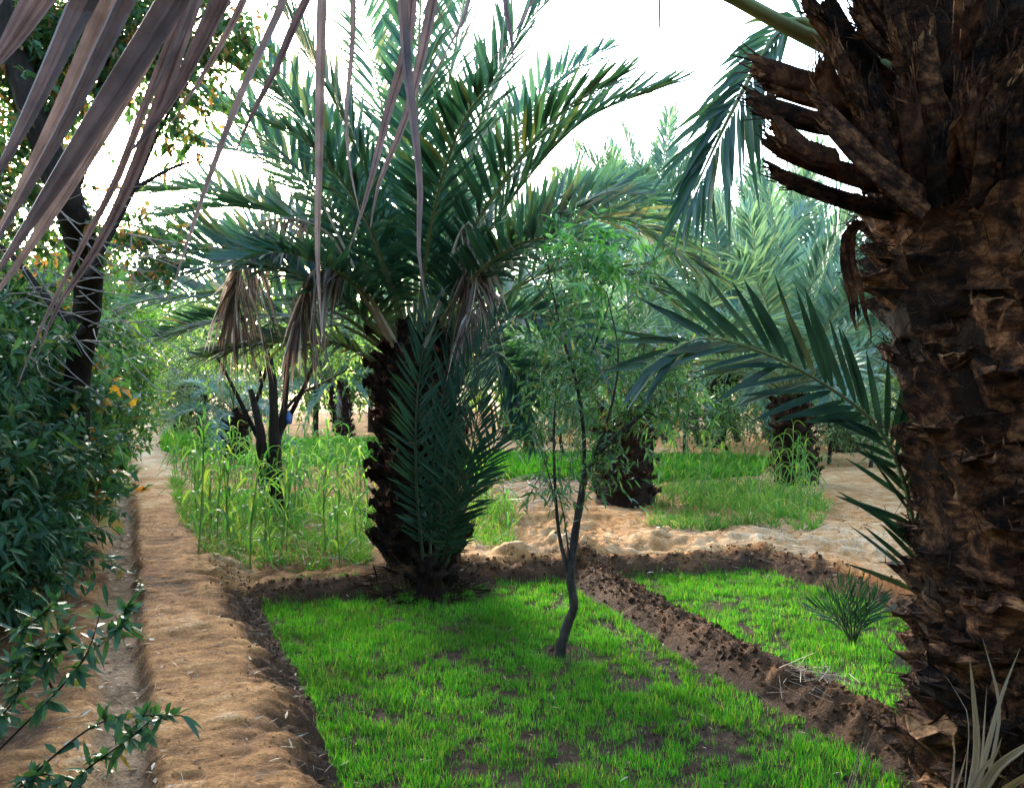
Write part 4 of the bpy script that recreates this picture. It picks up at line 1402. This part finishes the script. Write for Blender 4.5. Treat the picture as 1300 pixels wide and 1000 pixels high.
# ------------------------------------------------------------------ broadleaf trees and shrubs
def foliage(ells, n_twig, per, tl, leafL, leafW, tmpl=LEAF, shell=.45, up=.25, droop=.25, twig_w=.004, spread=.8, starts=None):
    """leafy twigs spread through ellipsoids [(centre, radii)]; returns leaf builder, twig builder, twig starts"""
    vol = np.array([np.prod(r) ** .8 for c, r in ells])
    pick = rng.choice(len(ells), n_twig, p=vol / vol.sum())
    C = np.array([e[0] for e in ells])[pick]
    R = np.array([e[1] for e in ells], float)[pick]
    d = nrm(rng.normal(size=(n_twig, 3)))
    rad = rng.random((n_twig, 1)) ** shell
    p = C + d * R * rad * (1 + .12 * rng.normal(size=(n_twig, 1)))
    td = nrm(d * .6 + rng.normal(0, .6, (n_twig, 3)) + [0, 0, up])
    TL = tl * rng.uniform(.5, 1.3, n_twig)
    t = (np.arange(per) + rng.uniform(.2, 1, (n_twig, per))) / per
    LP = p[:, None] + td[:, None] * (t * TL[:, None])[..., None]
    LD = td[:, None] * .55 + rng.normal(0, spread, (n_twig, per, 3)) - np.array([0, 0, droop])
    LN = rng.normal(0, .55, (n_twig, per, 3)) + np.array([0, 0, 1.0])
    m = n_twig * per
    lf = MB()
    scatter(lf, tmpl, LP.reshape(m, 3), LD.reshape(m, 3), LN.reshape(m, 3), leafL * rng.uniform(.55, 1.2, m), leafW * rng.uniform(.7, 1.2, m), rng.uniform(0, .3, m))
    tw = MB()
    scatter(tw, STICK, p - td * TL[:, None] * .25, td, nrm(rng.normal(size=(n_twig, 3))), TL * 1.2, twig_w, 0)
    return lf, tw, p


def limbs(mb, base, targets, r0, r1, k=5, sag=.15, seg=9):
    for tg in targets:
        base = np.asarray(base, float)
        mid = base * .45 + tg * .55 + rng.normal(0, sag, 3) * np.linalg.norm(tg - base) * [.5, .5, .3]
        low = base * .8 + tg * .2 + [0, 0, .15 * np.linalg.norm(tg - base)]
        tube(mb, spline([base, low, mid, tg], seg), [r0, r0 * .8, r0 * .5, r1], k, jit=.06)
    return mb


def tree(name, label, cat, base, trunk_pts, r0, ells, n_twig, per, tl, leafL, leafW, mat, bark=None, n_limb=10, group=None, **kw):
    """trunk, limbs and crown of leafy twigs"""
    base = np.asarray(base, float)
    o = thing(name, base, label, cat, group)
    b = MB()
    c = spline(trunk_pts, 12)
    tube(b, c, [r0 * 1.25, r0, r0 * .85, r0 * .6], 9, jit=.07)
    trk = put('trunk', b, bark or M_bark, o)
    lf, tw, p = foliage(ells, n_twig, per, tl, leafL, leafW, **kw)
    if n_limb:
        b = MB()
        tg = p[rng.choice(len(p), n_limb, replace=False)]
        for t_ in tg:
            s = c[rng.integers(len(c) // 2, len(c))]
            limbs(b, s, [t_], r0 * .38, r0 * .07, 5)
        put('limbs', b, bark or M_bark, trk, 'stuff')
    cr = put('crown', lf, mat, o, 'stuff', smooth=False)
    put('twigs', tw, bark or M_bark, cr, 'stuff')
    return o


def on(x, y, dz=0.0):
    return np.array([x, y, float(zat(x, y)[0]) + dz])


# ---------------- slim young tree in the front plot
tb = G(713, 830, .02)
tb[2] = float(zat(tb[0], tb[1])[0])
dT = tb[1]
ytree = thing('young_tree', tb, 'slim young tree with forked grey trunk and sparse narrow leaves in the front plot', 'tree')


def pl(pts):
    return [P(a, b_, dT + (q[0] if q else 0)) for a, b_, *q in pts]


b = MB()
tube(b, spline([tb - [0, 0, .05]] + pl([(712, 824), (721, 790), (729, 768), (724, 730), (730, 680), (738, 630), (744, 596)]), 24), [.030, .026, .024, .022, .020], 9, jit=.12)
trk = put('trunk', b, M_barkg, ytree)
b = MB()
LIMB = [([(744, 600), (760, 574), (790, 548), (820, 522), (858, 500, .1)], .019, .005), ([(724, 735), (712, 690), (706, 640), (703, 560), (706, 480, .1)], .013, .005),
        ([(740, 610), (742, 560), (733, 490), (712, 420), (697, 345, -.1), (690, 300, -.1)], .013, .003), ([(752, 585), (775, 520, -.2), (785, 450, -.3), (770, 370, -.3)], .009, .003),
        ([(706, 640), (690, 580, .1), (672, 545, .2)], .005, .002), ([(733, 490), (758, 430), (775, 380), (790, 330)], .007, .002), ([(790, 548), (812, 480, .2), (820, 420, .2)], .007, .002),
        ([(712, 420), (680, 360), (640, 300), (610, 270)], .005, .0015), ([(724, 720), (715, 650, -.1), (700, 600, -.15)], .006, .002), ([(820, 522), (860, 540, .1), (900, 545, .2)], .005, .002),
        ([(760, 574), (800, 590, -.1), (850, 570, -.15)], .004, .0015)]
for pts, r0, r1 in LIMB:
    tube(b, spline(pl(pts), 14), [r0, r0 * .7, r1], 6, jit=.08)
put('limbs', b, M_barkg, trk, 'stuff')
lf, tw, _ = foliage([(P(748, 345, dT - .1), (.36, .3, .24)), (P(720, 330, dT), (.22, .25, .22)), (P(735, 430, dT), (.34, .3, .3)), (P(800, 370, dT), (.2, .25, .18)),
                     (P(800, 500, dT + .1), (.40, .3, .22)), (P(850, 490, dT + .1), (.24, .3, .18)), (P(690, 480, dT), (.16, .2, .36)), (P(760, 545, dT), (.34, .3, .2)), (P(700, 590, dT), (.18, .2, .2)), (P(745, 480, dT), (.4, .35, .25)), (P(840, 500, dT + .1), (.30, .2, .16)), (P(870, 510, dT + .15), (.2, .2, .14)), (P(700, 620, dT), (.12, .15, .18)), (P(765, 600, dT), (.2, .2, .14)), (P(810, 520, dT), (.3, .2, .15))],
                    420, 9, .22, .072, .016, LEAF6, .6, .2, .35, .004, .7)
cr = put('crown', lf, M_young, ytree, 'stuff')
put('twigs', tw, M_barkg, cr, 'stuff')
lf, tw, _ = foliage([(P(752, 335, dT - .25), (.30, .15, .17))], 34, 11, .2, .085, .020, LEAF6, .6, .2, .2, .003, .7)
put('crown_tip', lf, leafmat('fresh_leaf', [(0, (.05, .17, .05)), (.7, (.09, .26, .07)), (1, (.15, .33, .08))], .45, .35, .4), ytree, 'stuff')

# ---------------- hedge of shrubs along the left bank
def hedge(y, u, cz, r, label, n, mat, leafL, leafW, tmpl=LEAF, per=11, name='shrub', bare=6, **kw):
    x = u - K_PATH * y
    g = on(x, y)
    c = np.array([x, y, cz])
    o = thing(name, g, label, 'shrub', 'shrubs of the hedge beside the channel')
    ells = [(c, r), (c + np.array([.25, -.2, -.35]) * r, np.array(r) * .75), (c + np.array([-.1, .3, .4]) * r, np.array(r) * .7)]
    lf, tw, p = foliage(ells, n, per, .26, leafL, leafW, tmpl, shell=.38, **kw)
    keep = p[p[:, 2] > g[2] + .15]
    b = MB()
    limbs(b, g + [0, 0, -.05], keep[rng.choice(len(keep), 12)], .028, .004, 5, .2)
    st_ = put('stems', b, M_bark, o)
    cr = put('crown', lf, mat, o, 'stuff', smooth=False)
    put('twigs', tw, M_bark, cr, 'stuff')
    return o


hedge(4.3, -1.3, 1.30, (.75, .75, 1.0), 'nearest dense shrub with cool narrow leaves at the left edge', 620, M_hedgeblue, .115, .036, LEAF6)
hedge(5.6, -.95, 1.05, (.68, .80, .85), 'dense shrub with glossy narrow leaves over the near channel', 800, M_hedgeblue, .115, .036, LEAF6)
hedge(4.75, -.92, .72, (.5, .62, .62), 'low dense shrub covering the foot of the left bank', 620, M_hedgeblue, .10, .034, LEAF6)
hedge(6.2, -1.55, 2.1, (.75, .9, 1.1), 'tall dark shrub behind the leaning trunk at the left', 1300, M_hedge, .075, .034)
hedge(7.0, -.85, 1.3, (.70, .85, 1.05), 'fig shrub with broad lobed leaves above the channel', 800, M_fig, .13, .11, FIG, per=8)
hedge(8.6, -.8, 1.5, (.78, .95, 1.25), 'dark green shrub with small leaves in the middle of the hedge', 1300, M_hedge, .08, .036)
hedge(10.6, -.65, 1.75, (.9, 1.1, 1.4), 'yellowing shrub with orange leaves over the channel', 1300, M_yel, .09, .045)
hedge(13.2, -.55, 2.0, (1.1, 1.3, 1.5), 'green and yellow shrub toward the far end of the path', 1200, M_yel, .10, .05)
hedge(16.5, -.95, 1.6, (1.0, 1.6, 1.5), 'dark shrub at the far end of the hedge', 700, M_hedge, .12, .06)
hedge(21, -1.0, 1.8, (1.2, 2.2, 1.7), 'farthest shrub of the hedge where the path vanishes', 700, M_far, .14, .07)
hedge(2.2, -1.9, 1.2, (.7, .9, 1.0), 'shrub left of the photographer', 600, M_hedge, .085, .03)
hedge(9.0, -2.4, 2.3, (1.1, 1.6, 1.1), 'tall shrub filling the back of the hedge', 800, M_hedge, .09, .04)
hedge(13, -2.8, 2.4, (1.3, 2.0, 1.2), 'tall green shrub behind the yellowing ones', 700, M_yel, .11, .05)

# leaning dark tree with a sparse, half dry crown
lb = on(-.445 * 6.4 - 1.15, 6.4)
o = thing('leaning_tree', lb, 'tree with dark leaning trunk and sparse half dry crown at the upper left', 'tree')
b = MB()
main = spline([lb - [0, 0, .1], P(82, 600, 6.4), P(98, 480, 6.2), P(112, 350, 5.7), P(88, 262, 5.0), P(48, 160, 4.9), P(15, 60, 4.8), P(-20, -60, 4.7)], 30)
tube(b, main, [.13, .10, .085, .10, .08, .06], 10, jit=.1)
trk = put('trunk', b, M_bark, o)
b = MB()
for pts, r0 in (([(112, 350), (140, 300), (170, 240), (205, 160), (250, 90)], .020), ([(88, 262), (110, 190), (128, 110), (150, 20), (165, -60)], .035), ([(48, 160), (40, 90), (60, 10), (85, -60)], .03),
                ([(105, 420), (60, 380), (20, 330), (-30, 290)], .03), ([(170, 240), (215, 215), (260, 200)], .015), ([(128, 110), (180, 70), (240, 30), (300, 0)], .018), ([(15, 60), (60, 30), (110, -20)], .02)):
    tube(b, spline([P(a, b_, 5.1) for a, b_ in pts], 14), [r0, r0 * .7, r0 * .25], 6, jit=.1)
put('limbs', b, M_bark, trk, 'stuff')
lf, tw, _ = foliage([(P(60, 60, 5), (.35, .4, .3)), (P(140, 80, 5.1), (.30, .3, .26)), (P(230, 90, 5.1), (.30, .3, .24)), (P(280, 40, 5.1), (.25, .3, .2)), (P(190, 20, 5.0), (.35, .3, .2)), (P(30, 180, 5), (.3, .3, .35)),
                     (P(230, 170, 5.2), (.16, .2, .12)), (P(90, 140, 5.2), (.2, .3, .16)), (P(70, 280, 5.3), (.3, .3, .25)), (P(190, 310, 5.4), (.28, .3, .18)), (P(20, 60, 5.2), (.45, .4, .5)), (P(10, 250, 5.4), (.35, .4, .5)), (P(100, 40, 5.3), (.4, .4, .25)), (P(210, 50, 5.3), (.35, .3, .2))],
                    1150, 10, .22, .07, .036, LEAF, .6, .1, .35, .004, .8)
cr = put('crown', lf, M_topleaf, o, 'stuff', smooth=False)
put('twigs', tw, M_bark, cr, 'stuff')
b = MB()
for k in range(70):
    a = np.array([rng.uniform(-10, 190), rng.uniform(235, 460)])
    ang = rng.uniform(-.5, 1.1)
    Ln = rng.uniform(40, 130)
    e = a + np.array([math.cos(ang), math.sin(ang)]) * Ln
    m_ = (a + e) / 2 + rng.normal(0, 9, 2)
    d = rng.uniform(4.4, 5.0)
    tube(b, spline([P(*a, d + .2), P(*m_, d), P(*e, d - .1)], 7), [.0045, .003, .001], 4)
put('bare_twigs', b, M_twig, cr, 'stuff')

# low shrub sprigs reaching over the channel at the lower left
g = on(-2.05, 2.95)
o = thing('low_shrub', g, 'sprigs of a low leafy shrub reaching over the channel at the lower left', 'shrub')
SPR = [[(-60, 1010), (20, 930), (70, 880), (110, 830), (128, 775)], [(-20, 1040), (85, 945), (140, 912), (190, 908), (232, 908)], [(-50, 900), (0, 870), (30, 835), (55, 820)], [(60, 1040), (100, 985), (160, 940), (190, 915)],
       [(-40, 1050), (30, 990), (75, 985), (120, 1010)], [(70, 880), (60, 850), (85, 800)], [(-60, 960), (-10, 920), (20, 885), (25, 860)], [(110, 830), (150, 800), (160, 770)], [(-60, 860), (-10, 820), (40, 790), (75, 760)]]
b, lf = MB(), MB()
for s in SPR:
    c = spline([P(a, b_, 2.75 - .02 * i) for i, (a, b_) in enumerate(s)], 18)
    tube(b, c, [.005, .0035, .0018], 5)
    m = 52
    f = rng.uniform(.2, 1, m) ** .6 * 17
    i = np.minimum(f.astype(int), 16)
    pos = c[i] + (c[i + 1] - c[i]) * (f - i)[:, None]
    T = tangents(c)[i]
    Dd = nrm(T * .5 + rng.normal(0, .75, (m, 3)) + [0, 0, -.05])
    scatter(lf, LEAF6, pos, Dd, nrm(rng.normal(0, .5, (m, 3)) + [0, -.3, 1]), rng.uniform(.04, .095, m), rng.uniform(.015, .030, m), rng.uniform(0, .3, m))
tube(b, spline([g - [0, 0, .03], g + [.1, -.05, .2], P(-60, 960, 2.75)], 8), [.012, .006], 6)
for s in SPR:
    if s[0][0] < 0:
        tube(b, spline([P(-60, 960, 2.75), P(*s[0], 2.75)], 3), [.006, .005], 5)
st_ = put('stems', b, M_bark, o)
put('leaves', lf, M_hedgeblue, o, 'stuff')
g2 = on(*G(178, 780, .03)[:2])
o = thing('seedling', g2, 'tiny leafy seedling sprouting in the channel', 'seedling')
b, lf = MB(), MB()
tube(b, spline([g2 - [0, 0, .01], g2 + [0, 0, .05], g2 + [.01, 0, .11]], 5), [.003, .0015], 4)
put('stem', b, M_stalk, o)
m = 16
scatter(lf, LEAF6, g2 + np.stack([0 * np.arange(m), 0 * np.arange(m), rng.uniform(.03, .11, m)], 1), nrm(rng.normal(0, 1, (m, 3)) * [1, 1, .3] + [0, 0, .2]), np.array([[0, 0, 1.0]] * m), rng.uniform(.04, .08, m), .016, .2)
put('leaves', lf, M_hedgeblue, o, 'stuff')

# ---------------- dark multi-stemmed tree in the maize
db = on(*G(345, 650, .1)[:2])
dd = db[1]
o = thing('dark_stemmed_tree', db, 'dark bare-stemmed tree with several trunks standing in the maize', 'tree')
for pts, r0 in (([(343, 655), (335, 600), (330, 545), (318, 495)], .085), ([(358, 655), (352, 600), (348, 540), (346, 480), (340, 440), (352, 380)], .07), ([(340, 600), (350, 560), (372, 520), (395, 470), (415, 420)], .035),
                ([(335, 570), (310, 520), (285, 470), (262, 430)], .028), ([(352, 560), (362, 510), (365, 450), (370, 390)], .04), ([(325, 510), (338, 470), (345, 440), (360, 400)], .022), ([(345, 545), (375, 505), (402, 490), (440, 470)], .02)):
    b = MB()
    tube(b, spline([P(a, b_, dd + rng.uniform(-.1, .1)) for a, b_ in pts], 14), [r0, r0 * .85, r0 * .6, r0 * .35], 8, jit=.12)
    put('trunk', b, M_bark, o)
lf, tw, _ = foliage([(P(350, 400, dd), (.9, .8, .5)), (P(430, 440, dd + .5), (.7, .6, .4)), (P(280, 440, dd), (.5, .6, .35))], 330, 10, .3, .08, .03, LEAF, .6, .1, .3, .005, .8)
cr = put('crown', lf, M_far, o, 'stuff', smooth=False)
put('twigs', tw, M_bark, cr, 'stuff')
# blue bag hung in its fork, pale sack on the far palm
def bag(name, label, c, sx, sy, sz, mat, seed):
    r = np.random.default_rng(seed)
    n, k = 8, 12
    V = []
    for i in range(n):
        t = i / (n - 1)
        w_ = math.sin(math.pi * (.08 + .84 * t)) ** .6 * (1 - .45 * t)
        a = np.arange(k) / k * 2 * math.pi
        rr = w_ * (1 + .18 * np.sin(a * 4 + t * 3) + r.uniform(-.08, .08, k))
        V.append(np.stack([c[0] + sx * rr * np.cos(a), c[1] + sy * rr * np.sin(a), np.full(k, c[2] + sz * (t - .5)) + r.uniform(-.01, .01, k)], 1))
    V = np.concatenate(V)
    i, j = np.meshgrid(np.arange(n - 1), np.arange(k), indexing='ij')
    j2 = (j + 1) % k
    b = MB().add(V, None, np.stack([i * k + j, i * k + j2, (i + 1) * k + j2, (i + 1) * k + j], -1).reshape(-1, 4))
    b.add(np.vstack([V[-k:], V[-k:].mean(0)]), [[q, (q + 1) % k, k] for q in range(k)])
    b.add(np.vstack([V[:k], V[:k].mean(0)]), [[(q + 1) % k, q, k] for q in range(k)])
    o = put(name, b, mat)
    return tag(o, label, 'bag')


bag('plastic_bag', 'small blue plastic bag caught among the dark stems in the maize', P(366, 530, dd), .05, .05, .14, M_bluebag, 1)
pg = G(990, 600, .12)
bag('plastic_sack', 'pale blue sack against the short palm trunk under the arching frond', P(986, 570, pg[1] - .2), .09, .08, .28, M_sack, 2)

# ---------------- trees and bushes further back
def bush(px, py, rx, rz, cz, label, n, mat, leafL, leafW, name='bush', r0=.06, per=9, ry=None, group='trees and bushes further back', **kw):
    g = G(px, py, .1)
    g = on(g[0], g[1])
    c = g + [0, 0, cz]
    ry = ry or rx
    ells = [(c, (rx, ry, rz)), (c + [rx * .5, 0, -rz * .3], (rx * .6, ry * .6, rz * .6)), (c + [-rx * .55, 0, rz * .1], (rx * .55, ry * .6, rz * .6)), (c + [0, 0, rz * .5], (rx * .6, ry * .6, rz * .55))]
    return tree(name, label, 'tree' if 'tree' in name else 'bush', g, [g - [0, 0, .1], g + [rng.normal(0, .1), 0, cz * .5], c], r0, ells, n, per, .4, leafL, leafW, mat, n_limb=12, group=group, **kw)


bush(262, 572, 1.0, .85, 1.15, 'grey green feathery bush beside the far path', 750, M_olive, .12, .022, per=11, twig_w=.008)
bush(240, 548, 1.6, 1.5, 2.0, 'taller grey green bush at the far end of the path', 700, M_olive, .16, .03, per=11, twig_w=.01)
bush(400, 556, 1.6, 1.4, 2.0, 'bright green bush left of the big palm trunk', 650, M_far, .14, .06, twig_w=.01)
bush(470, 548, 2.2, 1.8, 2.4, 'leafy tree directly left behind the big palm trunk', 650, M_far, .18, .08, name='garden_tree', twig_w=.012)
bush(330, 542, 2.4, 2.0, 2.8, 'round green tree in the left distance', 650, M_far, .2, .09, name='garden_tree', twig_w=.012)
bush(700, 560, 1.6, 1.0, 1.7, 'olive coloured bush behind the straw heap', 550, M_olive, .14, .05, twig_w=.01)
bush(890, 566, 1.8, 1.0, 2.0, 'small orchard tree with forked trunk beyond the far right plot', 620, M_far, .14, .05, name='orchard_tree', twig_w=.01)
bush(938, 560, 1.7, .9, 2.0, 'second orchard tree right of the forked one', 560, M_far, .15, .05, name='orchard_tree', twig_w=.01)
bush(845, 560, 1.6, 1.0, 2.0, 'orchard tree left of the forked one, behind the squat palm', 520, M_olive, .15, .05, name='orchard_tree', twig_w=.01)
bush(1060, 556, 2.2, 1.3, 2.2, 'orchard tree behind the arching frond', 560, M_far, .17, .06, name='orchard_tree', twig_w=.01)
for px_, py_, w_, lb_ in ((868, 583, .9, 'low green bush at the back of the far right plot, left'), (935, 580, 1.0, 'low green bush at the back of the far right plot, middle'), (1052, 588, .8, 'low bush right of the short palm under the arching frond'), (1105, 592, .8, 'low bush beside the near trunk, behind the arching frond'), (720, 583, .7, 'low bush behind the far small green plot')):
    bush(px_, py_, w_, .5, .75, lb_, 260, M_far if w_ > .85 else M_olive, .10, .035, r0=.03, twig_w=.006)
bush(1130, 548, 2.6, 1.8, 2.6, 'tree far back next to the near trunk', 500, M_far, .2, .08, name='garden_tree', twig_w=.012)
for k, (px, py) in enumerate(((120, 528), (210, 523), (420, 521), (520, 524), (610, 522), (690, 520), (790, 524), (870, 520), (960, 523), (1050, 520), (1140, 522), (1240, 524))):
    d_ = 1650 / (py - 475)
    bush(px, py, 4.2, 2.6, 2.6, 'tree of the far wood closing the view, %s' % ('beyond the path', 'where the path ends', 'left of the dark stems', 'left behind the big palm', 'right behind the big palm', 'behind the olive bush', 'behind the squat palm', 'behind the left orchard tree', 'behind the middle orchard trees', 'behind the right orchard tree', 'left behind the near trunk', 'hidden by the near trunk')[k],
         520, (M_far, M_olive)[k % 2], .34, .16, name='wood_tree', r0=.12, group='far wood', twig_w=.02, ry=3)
# unseen trees added behind the viewpoint to cut fill light from the sky
for k, (x, y) in enumerate(((-5.6, -5), (-2.6, -7.5), (.6, -9.0), (3.6, -7.5), (6.6, -5.0), (-7.5, -1.0), (9.0, -.5), (10.0, 4.5))):
    g = on(x, y)
    c = g + [0, 0, 3.6]
    tree('garden_tree', 'added unseen tree blocking sky light behind the photographer, %s from the left' % ('third', 'fourth', 'fifth', 'sixth', 'seventh', 'second', 'eighth', 'ninth')[k], 'tree', g, [g - [0, 0, .1], g + [.1, 0, 1.2], c], .14,
         [(c, (2.4, 2.0, 2.6)), (c + [0, 0, -2.0], (2.2, 1.6, 1.6)), (c + [0, 0, 1.8], (1.6, 1.5, 1.6))], 1500, 9, .6, .36, .20, M_hedge, group='added light-blocking trees behind the viewpoint')
